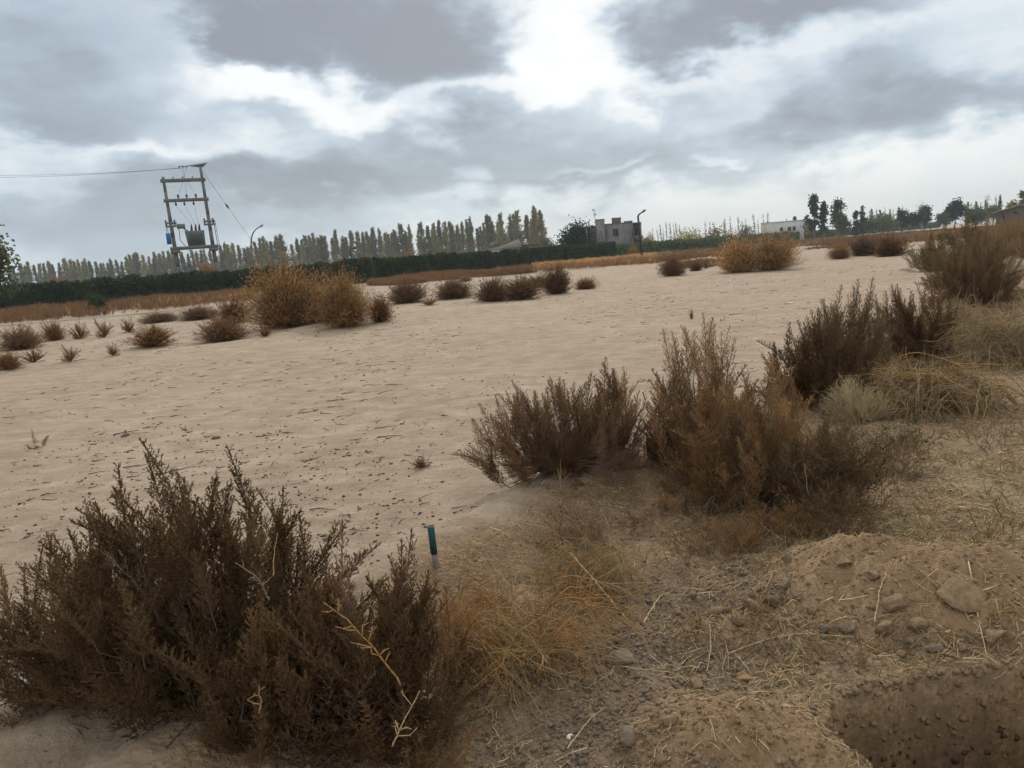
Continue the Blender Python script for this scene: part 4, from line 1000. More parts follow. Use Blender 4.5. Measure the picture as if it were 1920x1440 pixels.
# ------------------------------------------------------------------ single dry stalks
def stalk(pts, label, r=.0026, lift=.012, mt='pale_straw', name='dry_stalk', stand=None, twigs=0, base=None, tw=.03):
    """pts: points; lying on the ground, or standing in the vertical plane through `base`"""
    P = []
    if stand is None:
        for k, q in enumerate(pts):
            h_ = hit(*q); P.append((h_.x, h_.y, h_.z + lift * (1 + math.sin(k * 2.3) * .4)))
    else:
        b = hit(*base); dist = math.hypot(b.x, b.y) + stand
        for q in pts:
            d = pdir(*q); k = dist / math.hypot(d[0], d[1]); P.append((d[0] * k, d[1] * k, EYE + d[2] * k))
    P = np.array(P); n = len(P); tt = np.linspace(0, n - 1, n * 4)
    Q = np.column_stack([np.interp(tt, np.arange(n), P[:, k]) for k in range(3)])
    rg = np.random.default_rng(int(pts[0][0])); Q += rg.normal(0, r * .5, Q.shape)
    g = G(); g.path(Q, r * (1 - .45 * np.linspace(0, 1, len(Q))), 0, 5)
    o = g.obj(name, [M[mt]]); tag(o, label=label, cat='stalk')
    if twigs:
        g = G()
        for i in range(twigs):
            j = rg.integers(1, len(Q) - 1); d = Q[j] - Q[j - 1]; d /= np.linalg.norm(d) + 1e-9; s_ = -1 if i % 2 else 1
            side_ = np.cross(d, F3); d2 = -d * .5 * -1 + side_ * s_ * .8 + rg.normal(0, .15, 3)
            e1 = Q[j] + d2 * tw * rg.uniform(.5, 1.2); e2 = e1 + (d2 + rg.normal(0, .5, 3)) * tw * .5
            g.path([Q[j], e1, e2], [r * .7, r * .55, r * .35], 0, 4)
            for m_ in range(3):
                f_ = e1 + rg.normal(0, .3, 3) * tw * .4; g.segs([e1], [f_], r * .5, r * .3)
        g.obj('twigs', [M[mt]], o)
    return o
stalk([(1175, 1160), (1120, 1095), (1068, 1034)], 'long pale stalk leaning up left across the low straw weed', stand=-.03, base=(1175, 1165), r=.0036)
stalk([(1208, 1176), (1236, 1128), (1262, 1112)], 'bent pale stalk right of the long leaning stalk', lift=.02, r=.003)
stalk([(1331, 1176), (1333, 1220), (1326, 1262)], 'straight pale stalk pointing at the camera on the bare soil', lift=.01, r=.0024)
stalk([(1160, 1256), (1260, 1268), (1345, 1302)], 'long thin stalk curving right from the grey stone', r=.0018)
stalk([(1065, 1410), (1098, 1365), (1130, 1330)], 'pale stalk on the soil right of the small white stone', r=.0024)
stalk([(940, 1412), (985, 1385), (1030, 1355)], 'grey stalk on the soil at the bottom centre', r=.0022, mt='greystraw')
stalk([(755, 1284), (700, 1215), (650, 1160), (606, 1130)], 'golden sprig with short twigs leaning in front of the dark bush', stand=-.42, base=(755, 1400), mt='gold', r=.0026, twigs=12, tw=.032)
stalk([(735, 1400), (760, 1345), (787, 1297)], 'pale forked stick at the bottom in front of the dark bush', stand=-.42, base=(735, 1430), r=.0024, twigs=5, tw=.034, mt='straw')
stalk([(85, 1085), (80, 1050), (87, 1012)], 'pale curved twig near the left side of the largest bush', stand=-.48, base=(85, 1330), r=.002, mt='straw')
stalk([(505, 1125), (485, 1085), (440, 1054)], 'grey curved twig in the middle of the largest bush', stand=-.48, base=(505, 1330), r=.0022, mt='greystraw', twigs=6, tw=.015)
stalk([(512, 1080), (514, 1040), (520, 1000)], 'thin pale upright twig right of the grey curved twig', stand=-.45, base=(512, 1330), r=.0018, mt='straw')
stalk([(485, 1338), (490, 1318), (486, 1300)], 'short pale forked twig low in the dark bushes', stand=-.3, base=(485, 1400), r=.003, mt='straw', twigs=3, tw=.03)
stalk([(1020, 935), (1050, 905), (1072, 888)], 'pale stalk leaning right at the foot of the lone bank bush', stand=0, base=(1030, 935), r=.003, mt='straw')
stalk([(1053, 915), (1049, 895), (1046, 878)], 'upright pale stalk left in the sticks before the lone bank bush', stand=0, base=(1053, 935), r=.0026, mt='straw')
stalk([(1050, 905), (1052, 885), (1050, 862)], 'thinnest upright stalk at the foot of the lone bank bush', stand=.02, base=(1053, 935), r=.002, mt='straw')
stalk([(1030, 1000), (950, 985), (910, 1005)], 'arched pale stalk over the bank right of the teal stake', stand=None, lift=.03, r=.0022, mt='straw')
stalk([(1640, 1175), (1648, 1120), (1662, 1080)], 'pale stalk lying down the face of the big mound', lift=.02, r=.003)
stalk([(1760, 1108), (1728, 1080), (1700, 1058)], 'straight twig lying across the upper mound', lift=.016, r=.0026, mt='straw')
stalk([(1606, 1105), (1630, 1118), (1645, 1128)], 'short twig left of the wedge shaped clod', lift=.014, r=.0022, mt='straw')
stalk([(1550, 1118), (1575, 1100), (1595, 1084)], 'thin twig on the left slope of the big mound', lift=.012, r=.002, mt='straw')
stalk([(1740, 1190), (1800, 1196), (1830, 1194)], 'horizontal twig at the mound foot under the slab', lift=.014, r=.0022, mt='straw')
stalk([(1480, 1330), (1520, 1355), (1550, 1380)], 'long straw slanting beside the pit rim', lift=.012, r=.0024, mt='straw')
stalk([(1365, 1230), (1440, 1205), (1500, 1190), (1600, 1200)], 'long straw stretched below the pair of clods', lift=.012, r=.0022)
stalk([(1810, 1275), (1860, 1262), (1918, 1235)], 'long straw right above the pit at the right edge', lift=.014, r=.0026)
stalk([(1410, 968), (1432, 1000), (1470, 1020)], 'pale broken stalk above the long flat clod', lift=.03, r=.003, twigs=4, tw=.03)
stalk([(1508, 870), (1512, 900), (1516, 930)], 'pale stalk upright in the broad orange bush', stand=-.2, base=(1512, 985), r=.0026, mt='straw')
stalk([(1695, 755), (1700, 770), (1698, 783)], 'short pale stalk before the wide tan straw bush', stand=-.1, base=(1698, 800), r=.004, mt='straw')

# ------------------------------------------------------------------ survey stake
b0 = hit(817, 1064); dep = 3.8; root = empty('survey_stake', b0, label='short wooden stake with its upper part painted teal, driven into the bank', cat='stake')
pt = 1440.0; st_len = .205
g = G(); g.box(-.0125, .0125, -.0125, .0125, -.05, st_len * .34); g.obj('bare_stake', [M['stakewood']], root)
g = G(); g.box(-.0145, .0145, -.0145, .0145, st_len * .34, st_len); g.obj('painted_top', [M['teal']], root)
root.rotation_euler = (0, math.radians(-1.5), .3)
g = G(); v = [b0 + Vector((-.03, -.03, .012)), b0 + Vector((.02, -.04, .02)), b0 + Vector((.05, -.01, .016))]

# ------------------------------------------------------------------ hedge
HP = [(-260, 607), (-100, 595), (0, 587), (180, 572), (350, 557), (520, 543), (700, 529), (900, 509), (1150, 485), (1330, 467), (1500, 450), (1650, 436), (1760, 427)]
HW = np.array([g0(*q) for q in HP])
def hedge(i0, i1, n, label, top):
    g = G(); P = HW[i0:i1 + 1]; seg = np.linalg.norm(np.diff(P, axis=0), axis=1); cum = np.concatenate([[0], seg.cumsum()])
    u = RNG.uniform(0, cum[-1], n); k = np.clip(np.searchsorted(cum, u) - 1, 0, len(seg) - 1); f = (u - cum[k]) / seg[k]
    c = P[k] + (P[k + 1] - P[k]) * f[:, None]; d = (P[k + 1] - P[k]) / seg[k][:, None]; nn = np.column_stack([d[:, 1], -d[:, 0]])
    hh = top * (1 + .08 * fbm(u * .12, u * 0, 3) + .14 * fbm(u * .7, u * 0 + 3, 4, .7))
    hh = np.clip(hh, .6, 4); z = hh * RNG.random(n) ** .75; lump = np.clip(1 + .35 * fbm(u * .5, z * .9, 3), .4, 2)
    off = np.where(RNG.random(n) < .72, 1, -1) * (.55 * lump) * np.where(RNG.random(n) < .75, 1, RNG.random(n)) * np.clip((hh * 1.12 - z) / (hh * .25), .35, 1)
    C = np.column_stack([c + nn * off[:, None], z]); keep = fbm(u * .6 + 7, z * 1.1, 3) > -.62
    C = C[keep]; s = np.hypot(C[:, 0], C[:, 1]) / 90
    g.leaves(C, RNG.normal(0, 1, C.shape) + [0, -.2, .3], RNG.uniform(.14, .34, len(C)) * np.clip(s, .8, 2.6), .22 * np.clip(s, .8, 2.6), 0, quad=True)
    root = empty('hedge', (P[0][0], P[0][1], 0), label=label, cat='hedge')
    V, T, m_ = g.arrays(); V = V - np.array([P[0][0], P[0][1], 0])
    me = arr_mesh('hedge_leaves', V, T, [M['hedge']]); link('leaves', me, root)
    g = G()                                          # woody core: uneven stems and dense dead twigs
    for i in range(len(seg)):
        a, b = P[i], P[i + 1]; m_ = max(2, int(seg[i] / 1.2)); nn = np.array([(b - a)[1], -(b - a)[0]]) / seg[i]
        for j in range(m_):
            q0 = a + (b - a) * j / m_; q1 = a + (b - a) * (j + 1) / m_
            w = .30; t_ = top * (.76 + .04 * math.sin(j * 1.7 + i)); z0 = -.1
            vv = [(*(q0 - nn * w), z0), (*(q0 + nn * w), z0), (*(q1 + nn * w), z0), (*(q1 - nn * w), z0), (*(q0 - nn * w * .7), t_), (*(q0 + nn * w * .7), t_), (*(q1 + nn * w * .7), t_), (*(q1 - nn * w * .7), t_)]
            g.add(np.array(vv) - [P[0][0], P[0][1], 0], [(0, 1, 5), (0, 5, 4), (1, 2, 6), (1, 6, 5), (2, 3, 7), (2, 7, 6), (3, 0, 4), (3, 4, 7), (4, 5, 6), (4, 6, 7)])
    g.obj('twig_core', [M['hedge']], root)
hedge(0, 8, 60000, 'long clipped dark green hedge running from the left edge to the lamp post', 2.55)
hedge(8, 12, 26000, 'far part of the dark green hedge right of the lamp post', 2.35)

# pale kerb between the weeds and the field
def kerb(P, label, w=.22, h_=.07):
    W_ = np.array([g0(*q) for q in P]); g = G()
    for a, b in zip(W_[:-1], W_[1:]):
        d = (b - a) / np.linalg.norm(b - a); nn = np.array([d[1], -d[0]]) * w / 2
        za, zb = hz1(*a), hz1(*b)
        vv = [(*(a - nn), za - .1), (*(a + nn), za - .1), (*(b + nn), zb - .1), (*(b - nn), zb - .1), (*(a - nn), za + h_), (*(a + nn), za + h_), (*(b + nn), zb + h_), (*(b - nn), zb + h_)]
        g.add(vv, [(0, 1, 5), (0, 5, 4), (1, 2, 6), (1, 6, 5), (2, 3, 7), (2, 7, 6), (3, 0, 4), (3, 4, 7), (4, 5, 6), (4, 6, 7)])
    tag(g.obj('kerb', [M['kerb']]), label=label, kind='structure')
kerb([(-60, 619), (0, 613), (120, 602), (250, 590), (400, 575)], 'pale kerb edge running along the rusty weeds on the left')
kerb([(930, 520), (1000, 513), (1080, 506), (1135, 502)], 'pale kerb edge in front of the bright rusty weeds')
kerb([(1300, 490), (1350, 486)], 'short pale kerb piece left of the big rust brown tumbleweed')

# ------------------------------------------------------------------ trees
def poplar_meshes(seed, mt, bare=False):
    """20 m Lombardy poplar"""
    rg = np.random.default_rng(seed); H = 20.0
    gt = G(); t = np.linspace(0, 1, 8); tr = np.column_stack([.25 * np.sin(t * 3 + seed), .2 * np.sin(t * 2.3), H * .97 * t]); gt.path(tr, .24 * (1 - .9 * t) + .02, 0, 6)
    gc = G(); A, B = [], []; P = []; D_ = []
    nb = 95 if not bare else 30
    for i in range(nb):
        u = rg.uniform(.05 if not bare else .2, .93); z = u * H; a = rg.uniform(0, 6.28)
        R = (1.75 + .45 * math.sin(seed * 2.3)) * math.sin(min(1, .35 + (u - .04) * 1.7) * math.pi / 2) * (1.0 - u) ** .85 * 1.25 * rg.uniform(.55, 1.05)
        if bare: R *= .55
        L = rg.uniform(2.0, 4.2) * (1.1 - u * .6)
        L = min(L, (1 - u) * H * .9 + .4)
        s = np.array([np.interp(u, t, tr[:, 0]), np.interp(u, t, tr[:, 1]), z]); e_ = s + [math.cos(a) * R, math.sin(a) * R, L * .85]
        m_ = s + (e_ - s) * .45 + [math.cos(a) * R * .25, math.sin(a) * R * .25, 0]
        if e_[2] > H: e_[2] = H * rg.uniform(.95, 1.03)
        A += [s, m_]; B += [m_, e_]
        k = 20 if not bare else 3
        for w in rg.random(k):
            q = s + (m_ - s) * w * 2 if w < .5 else m_ + (e_ - m_) * (w * 2 - 1)
            P.append(q + rg.normal(0, .26, 3) * (1.1 - u) * 1.3); D_.append([rg.normal(0, .5), rg.normal(0, .5), 1])
    gt.segs(A, B, .05, .02, 0)
    P = np.array(P); D_ = np.array(D_, float)
    gc.leaves(P, D_, rg.uniform(.35, .95, len(P)), .30, 0, quad=True)
    return gt.mesh('trunk', [M['bark'] if not bare else M['bare']]), gc.mesh('crown', [mt])
POP = [poplar_meshes(300 + i, M['poplar']) for i in range(5)] + [poplar_meshes(310 + i, M['poplar_yellow']) for i in range(2)]
BAREP = [poplar_meshes(320 + i, M['bare'], True) for i in range(3)]
def poplar(px, top, dist, meshes, label, group, rg, name='poplar_tree', width=1.0):
    p = far(px, dist); H = zat(px, top, dist)
    r = empty(name, p, rg.uniform(0, 6.28), label=label, cat='tree', group=group)
    r.rotation_mode = 'XYZ'
    a = rg.normal(0, .012); r.rotation_euler = (0, a - math.radians(2.2), 0)
    k = H / 20.0
    for nm, me in zip(('trunk', 'crown'), meshes):
        o = link(nm, me, r); o.scale = (k * width, k * width, k); o.rotation_euler = (0, 0, rg.uniform(0, 6.28))
tops = [(29, 495), (36, 498), (49, 492), (57, 497), (64, 490), (76, 495), (84, 494), (92, 493), (100, 488), (109, 494), (120, 492), (131, 484), (137, 490), (144, 485), (151, 489), (157, 485), (164, 490), (170, 484), (179, 488), (189, 490), (196, 493), (202, 492), (209, 492), (217, 484), (227, 486), (236, 490), (245, 480), (255, 476), (261, 474), (265, 472), (277, 477), (288, 480), (294, 484), (300, 471), (310, 474), (319, 470), (325, 469), (332, 470), (341, 474), (352, 472), (360, 475), (370, 468), (378, 470), (386, 468), (394, 466), (404, 468), (412, 464), (422, 458), (430, 454), (439, 457), (445, 455), (456, 458), (466, 464), (472, 462), (481, 460), (489, 452), (497, 446), (504, 442), (511, 450), (517, 452), (525, 442), (532, 446), (539, 438), (555, 458), (566, 446), (573, 448), (581, 440), (590, 440), (596, 436), (603, 444), (611, 440), (617, 442), (631, 445), (637, 430), (649, 443), (657, 444), (665, 431), (680, 433), (687, 435), (696, 433), (703, 438), (710, 425), (721, 427), (730, 436), (736, 438), (742, 436), (749, 430), (761, 418), (768, 432), (775, 421), (792, 430), (800, 417), (811, 422), (817, 426), (824, 417), (832, 412), (841, 415), (850, 414), (857, 420), (865, 420), (872, 416), (882, 412), (889, 406), (902, 428), (907, 424), (912, 417), (921, 402), (930, 404), (940, 416), (948, 400), (964, 402), (971, 400), (977, 395), (995, 402), (1002, 410), (1007, 393), (1012, 385), (1022, 393)]
rg = np.random.default_rng(5)
ORD = 'first second third fourth fifth sixth seventh eighth ninth tenth eleventh twelfth thirteenth fourteenth fifteenth sixteenth seventeenth eighteenth nineteenth twentieth'.split()
def seg_label(px, xs, segs):
    for lo, hi, rev, text, grp in segs:
        if lo <= px < hi:
            L = sorted([q for q in xs if lo <= q < hi], reverse=rev); return text % ORD[L.index(px)], grp
PSEG = [(0, 178, False, '%s poplar right of the leafy tree at the left edge', 'poplar row behind the left hedge'),
        (178, 338, True, '%s poplar left of the transformer frame, counted leftwards', 'poplar row behind the left hedge'),
        (338, 416, False, '%s poplar seen through the transformer frame, from its left post', 'poplar row behind the left hedge'),
        (416, 479, False, '%s poplar between the transformer frame and the curved lamp', 'poplar row behind the left hedge'),
        (479, 560, False, '%s poplar right of the grey curved street lamp', 'poplar row right of the curved lamp'),
        (560, 662, True, '%s poplar left of the short dark post behind the hedge', 'poplar row right of the curved lamp'),
        (662, 755, False, '%s poplar right of the short dark post behind the hedge', 'poplar row right of the curved lamp'),
        (755, 855, False, '%s tall poplar right of the right rust orange shrub', 'dense tall poplar row'),
        (855, 955, True, '%s tall poplar left of the gap before the last clumps', 'dense tall poplar row'),
        (955, 985, False, '%s poplar of the narrow trio behind the pale roofed house', 'poplar trio'),
        (985, 1100, False, '%s yellowish poplar of the last clump beside the dark dome tree', 'last poplar clump')]
BSEG = [(1200, 1300, False, '%s bare poplar right of the unfinished house', 'bare poplars'), (1300, 1350, False, '%s of the lone trio of bare poplars beyond the tan shrub', 'bare poplars'),
        (1350, 1410, False, '%s bare poplar above the leafless grey thicket', 'bare poplars'), (1410, 1450, False, '%s bare poplar at the left end of the cream building', 'bare poplars')]
B2SEG = [(1600, 1750, False, '%s pale thin poplar right of the two small conical trees', 'far right thin poplars'), (1750, 1950, False, '%s pale thin poplar right of the largest dark rounded tree', 'far right thin poplars')]
for i, (px, ty) in enumerate(tops):
    dist = 430 - 130 * px / 1020 + rg.uniform(-6, 6)
    k = rg.integers(7) if (px > 250) else rg.integers(0, 7)
    lab, grp = seg_label(px, [q[0] for q in tops], PSEG)
    if px > 990: k = 5 + i % 2
    poplar(px, ty, dist, POP[k], lab, grp, rg, width=1.4 + .5 * rg.random())
bare = [(1222, 432), (1226, 427), (1235, 430), (1240, 418), (1246, 428), (1252, 417), (1259, 415), (1265, 420), (1271, 416), (1277, 419), (1289, 428), (1325, 416), (1332, 414), (1341, 415), (1359, 414), (1362, 407), (1372, 405), (1387, 406), (1394, 412), (1400, 410), (1416, 400), (1422, 410), (1434, 400), (1442, 398)]
for i, (px, ty) in enumerate(bare):
    poplar(px, ty, 380 + rg.uniform(-20, 20), BAREP[i % 3], *seg_label(px, [q[0] for q in bare], BSEG), rg, width=1.5)
bare2 = [(1632, 392), (1637, 391), (1645, 392), (1652, 393), (1660, 389), (1670, 392), (1677, 390), (1686, 388), (1693, 387), (1814, 379), (1822, 380), (1831, 377), (1840, 377), (1850, 375), (1868, 368), (1875, 366)]
for i, (px, ty) in enumerate(bare2):
    poplar(px, ty, 330 + rg.uniform(-20, 20), POP[i % 5] if i % 2 else BAREP[i % 3], *seg_label(px, [q[0] for q in bare2], B2SEG), rg, width=1.4)

def c2t(px):
    d = pdir(px, hor(px)); return (d[1] / math.hypot(d[0], d[1])) ** 2
def crown_tree(px, py_top, dist, wpx, mt, label, name='tree', kind='round', group=None, nl=1500, base_z=0.0, leaf=.5, trunkmat='bark', cat='tree', clump=26, lowf=.2):
    rg2 = np.random.default_rng(abs(int(px * 13 + py_top))); p = far(px, dist); H = zat(px, py_top, dist); Wd = wpx / FPX * dist * c2t(px)
    root = empty(name, p, label=label, cat=cat, group=group)
    g = G(); t = np.linspace(0, 1, 6); top = H * .85; tr = np.column_stack([.15 * np.sin(t * 4), .1 * np.cos(t * 3), top * t]); g.path(tr, H * .022 * (1 - .8 * t) + .02, 0, 6)
    C = []
    for i in range(clump):
        if kind == 'round':
            a = rg2.uniform(0, 6.28); e_ = rg2.uniform(-.5, 1.5); q = rg2.random() ** .4
            c = np.array([math.cos(a) * math.cos(e_) * Wd / 2 * .78 * q, math.sin(a) * math.cos(e_) * Wd / 2 * .78 * q, H * (.5 + lowf / 2) + math.sin(e_) * H * (.42 - lowf / 2) * q])
        else:
            u = rg2.uniform(lowf, .97); a = rg2.uniform(0, 6.28); q = (1.05 - u) ** .45 * Wd / 2 * .8 * rg2.uniform(.3, 1)
            c = np.array([math.cos(a) * q, math.sin(a) * q, H * u])
        C.append(c); s = tr[rg2.integers(1, 5)]; g.path([s, (s + c) / 2 + [0, 0, -.02 * H], c], [H * .007, H * .005, H * .002], 0, 4)
    g.obj('trunk', [M[trunkmat]], root)
    C = np.array(C); rad = (Wd / 2 * .42 if kind == 'round' else Wd / 2 * .42)
    P = C[rg2.integers(0, len(C), nl)] + rg2.normal(0, 1, (nl, 3)) * rad * [.55, .55, .5]
    P[:, 2] = np.maximum(P[:, 2], .2)
    g = G(); g.leaves(P, rg2.normal(0, 1, (nl, 3)), leaf * rg2.uniform(.5, 1.2, nl), leaf * .7, 0, quad=True)
    g.obj('crown', [M[mt]], root); return root
crown_tree(1084, 424, 140, 82, 'tree_dark', 'dark dome shaped evergreen tree left of the unfinished house', 'evergreen_tree', nl=5200, leaf=.42, clump=60, lowf=.0)
crown_tree(1027, 445, 150, 36, 'tree_mid', 'small green shrub tree left of the dark dome shaped tree', 'shrub_tree', nl=900, leaf=.4, lowf=.0)
crown_tree(1527, 366, 235, 24, 'tree_dark', 'tall dark tree, taller of the two joined ones right of the cream building', 'eucalyptus_tree', 'col', nl=1500, leaf=.7, lowf=.25)
crown_tree(1545, 379, 235, 20, 'tree_dark', 'lower tree joined to the right of the tallest dark tree', 'eucalyptus_tree', 'col', nl=1000, leaf=.7, lowf=.25)
crown_tree(1571, 377, 235, 34, 'tree_dark', 'broad topped dark tree standing alone right of the joined pair', 'eucalyptus_tree', 'col', nl=1500, leaf=.7, lowf=.3)
crown_tree(1582, 402, 225, 30, 'tree_mid', 'low green shrub at the foot of the broad topped tree', 'shrub_tree', nl=700, leaf=.6, lowf=.0)
crown_tree(1605, 397, 240, 16, 'tree_dark', 'small conical dark tree, left of two small ones', 'conifer_tree', 'col', nl=800, leaf=.6, lowf=.05)
crown_tree(1617, 388, 240, 13, 'tree_dark', 'narrow conical dark tree, right of two small ones', 'conifer_tree', 'col', nl=800, leaf=.6, lowf=.05)
crown_tree(1512, 404, 250, 16, 'tree_dark', 'small dark tree at the right end of the cream building', 'shrub_tree', 'col', nl=500, leaf=.6, lowf=.1)
crown_tree(1518, 416, 240, 18, 'poplar_yellow', 'small yellowish shrub beside the cream building', 'shrub_tree', nl=500, leaf=.6, lowf=.0)
crown_tree(1655, 406, 260, 60, 'tree_mid', 'wide green shrub mass under the thin poplars far right', 'shrub_tree', nl=1600, leaf=.7, lowf=.0)
crown_tree(1625, 412, 255, 40, 'tree_mid', 'pale green shrub right of the two small conical trees', 'shrub_tree', nl=900, leaf=.7, lowf=.0)
crown_tree(1690, 394, 270, 30, 'tree_dark', 'dark bushy tree, first of the dark clump far right', 'evergreen_tree', nl=1300, leaf=.7, lowf=.0)
crown_tree(1708, 398, 270, 30, 'tree_dark', 'second dark bushy tree of the far right clump', 'evergreen_tree', nl=1200, leaf=.7, lowf=.0)
crown_tree(1734, 386, 270, 36, 'tree_dark', 'third dark tree of the far right clump, with a rounded top', 'evergreen_tree', nl=1700, leaf=.7, lowf=.0)
crown_tree(1768, 400, 265, 32, 'tree_mid', 'olive shrub between the two tallest far right evergreens', 'shrub_tree', nl=1000, leaf=.7, lowf=.0)
crown_tree(1790, 376, 270, 42, 'tree_dark', 'largest dark rounded tree of the far right tree line', 'evergreen_tree', nl=2200, leaf=.7, lowf=.0)
crown_tree(1830, 393, 270, 50, 'tree_mid', 'grey green tree mass right of the largest far right tree', 'shrub_tree', nl=1500, leaf=.7, lowf=.0)
crown_tree(1862, 385, 280, 34, 'tree_mid', 'grey tree behind the left corner of the right edge house', 'shrub_tree', nl=1000, leaf=.7, lowf=.0)
crown_tree(1898, 374, 230, 26, 'poplar_yellow', 'reddish tan tree above the roof of the right edge house', 'autumn_tree', nl=700, leaf=.6, lowf=.2)
crown_tree(1918, 358, 220, 24, 'tree_mid', 'tall grey tree at the right edge above the house roof', 'bare_tree', 'col', nl=600, leaf=.6, lowf=.2)
crown_tree(1850, 366, 300, 24, 'bare', 'tall leafless tree rising above the far right tree line', 'bare_tree', 'col', nl=160, leaf=.4, lowf=.3, trunkmat='bare')
crown_tree(1728, 377, 300, 26, 'bare', 'leafless treetop behind the rounded dark tree of the clump', 'bare_tree', nl=160, leaf=.4, lowf=.4, trunkmat='bare')
crown_tree(1290, 437, 200, 70, 'poplar', 'wide low grey shrub behind the hedge right of the lamp post', 'shrub_tree', nl=1100, leaf=.55, lowf=.0)
crown_tree(1345, 431, 210, 60, 'poplar_yellow', 'tan shrub behind the hedge under the bare poplars', 'shrub_tree', nl=900, leaf=.5, lowf=.0)
crown_tree(1398, 424, 215, 46, 'bare', 'leafless grey thicket left of the cream building', 'bare_tree', nl=700, leaf=.5, lowf=.0, trunkmat='bare')
crown_tree(1212, 447, 165, 18, 'poplar_yellow', 'yellowish shrub right of the unfinished house', 'shrub_tree', nl=400, leaf=.4, lowf=.0)
crown_tree(683, 476, 130, 34, 'rust', 'rust orange shrub behind the hedge, left of two', 'autumn_shrub', nl=600, leaf=.35, lowf=.0)
crown_tree(763, 472, 130, 40, 'rust', 'rust orange shrub behind the hedge, right of two', 'autumn_shrub', nl=700, leaf=.35, lowf=.0)
crown_tree(392, 493, 110, 40, 'rust', 'orange tan shrub behind the hedge between the transformer posts', 'autumn_shrub', nl=600, leaf=.35, lowf=.0)
crown_tree(115, 520, 105, 46, 'rust', 'orange tan shrub just above the hedge at the left', 'autumn_shrub', nl=500, leaf=.35, lowf=.0)
crown_tree(-28, 428, 62, 132, 'tree_mid', 'green leafy tree cut by the left edge, lower foliage', 'leafy_tree', nl=9000, leaf=.26, clump=80, lowf=.05)
crown_tree(-32, 350, 60, 112, 'tree_dark', 'taller dark tree cut by the left edge with one leafy bough showing', 'leafy_tree', 'col', nl=8500, leaf=.26, clump=60, lowf=.72)
fm = [(1272, 468, 24, 20), (1310, 463, 20, 18), (1365, 452, 24, 14), (1215, 478, 40, 34), (1188, 484, 20, 22)]
for k, (px, py, w, h_) in enumerate(fm):
    fbush(px, py, w, h_, 'gold', ['olive tan shrub leaning on the hedge, first right of the lamp post', 'olive tan shrub leaning on the hedge, second right of the lamp post', 'olive tan shrub leaning on the hedge, just left of the big tumbleweed', 'tall tan weed bush just right of the dark lamp post', 'small yellow weed bush just left of the dark lamp post'][k])
crown_tree(178, 549, 60, 40, 'green', 'small green bush in front of the left hedge', 'green_bush', nl=900, leaf=.14, lowf=.0, cat='bush')

# ------------------------------------------------------------------ buildings
def c2(px):
    d = pdir(px, hor(px)); return (d[1] / math.hypot(d[0], d[1])) ** 2
def frame_at(px, dist, yaw=0.0):
    p = far(px, dist); rz = -math.atan2(p.x, p.y) + yaw
    return p, rz
def part(root, name, mt, boxes):
    g = G()
    for b in boxes: g.box(*b)
    return g.obj(name, [M[mt]] if isinstance(mt, str) else mt, root)
def window(root, x0, x1, y, z0, z1, panes=2, fr='cream'):
    """opening in a wall whose outer face is at y (towards -y)"""
    f = part(root, 'window', 'render', [(x0 - .10, x0, y - .06, y + .02, z0, z1), (x1, x1 + .10, y - .06, y + .02, z0, z1), (x0 - .10, x1 + .10, y - .06, y + .02, z1, z1 + .10), (x0 - .15, x1 + .15, y - .12, y + .02, z0 - .10, z0)])
    w = (x1 - x0) / panes
    for i in range(panes):
        q = part(f, 'pane', 'glass', [(x0 + w * i + .02, x0 + w * (i + 1) - .02, y - .022, y - .006, z0, z1)])
    return f
# unfinished two-storey house
D_ = 155; s = D_ / FPX * c2(1160)
p, rz = frame_at(1160, D_)
H = empty('unfinished_house', p, rz, label='grey unfinished two storey house with bare cement walls beyond the hedge', cat='house')
X = lambda px: (px - 1160) * s * 1.0
part(H, 'wall', 'render', [(X(1136.1), X(1187.9), 0, 8, -.2, 6.45)])
part(H, 'stair_tower', 'render', [(X(1120), X(1136), -.35, 3, -.2, 7.45)])
part(H, 'parapet', 'concrete', [(X(1136.1), X(1172), -.08, .18, 6.45, 6.62), (X(1172), X(1187.9), -.08, .18, 6.45, 6.85), (X(1119.5), X(1136.5), -.45, 3.1, 7.45, 7.6)])
part(H, 'rooftop_tank_room', 'brick', [(X(1150), X(1167), 1.0, 3.2, 6.45, 7.55), (X(1149.5), X(1167.5), .9, 3.3, 7.55, 7.68)])
part(H, 'side_wing', 'render', [(X(1188), X(1203.5), 1.6, 7.6, -.2, 6.3), (X(1187.9), X(1204.6), .5, 7.7, 6.3, 6.45), (X(1201.5), X(1204), .7, 1.6, -.2, 6.3)])
part(H, 'balcony', 'concrete', [(X(1188.2), X(1205.5), .3, 1.6, 3.05, 3.25), (X(1188.2), X(1205.5), .3, .4, 3.25, 3.9)])
part(H, 'rear_wing', 'render', [(X(1070), X(1119.8), 2.2, 8, -.2, 6.3), (X(1069), X(1119.8), 2.0, 8.2, 6.3, 6.5)])
part(H, 'corner_pillar', 'concrete', [(X(1137.5), X(1139.0), -.12, .0, -.2, 6.45), (X(1184.2), X(1185.4), -.08, 0, -.2, 6.45)])
window(H, X(1151), X(1160.5), 0, 4.15, 5.5)
window(H, X(1191), X(1198), 1.6, 3.4, 5.4)
window(H, X(1191), X(1197), 1.6, .6, 2.2)
window(H, X(1185.9), X(1187.4), 0, 3.7, 5.6, 1)
g = G(); g.segs([(X(1119), 1, 6.5), (X(1119), 1, 8.3), (X(1119), 1, 9.3)], [(X(1119), 1, 9.6), (X(1116.5), 1, 8.9), (X(1115.5), 1, 9.5)], .05, .04, 0, 5)
g.box(X(1120), X(1121.6), .9, 1.1, 8.5, 8.8); g.box(X(1115), X(1117), .9, 1.1, 9.4, 9.7); g.obj('antenna', [M['dark']], H)
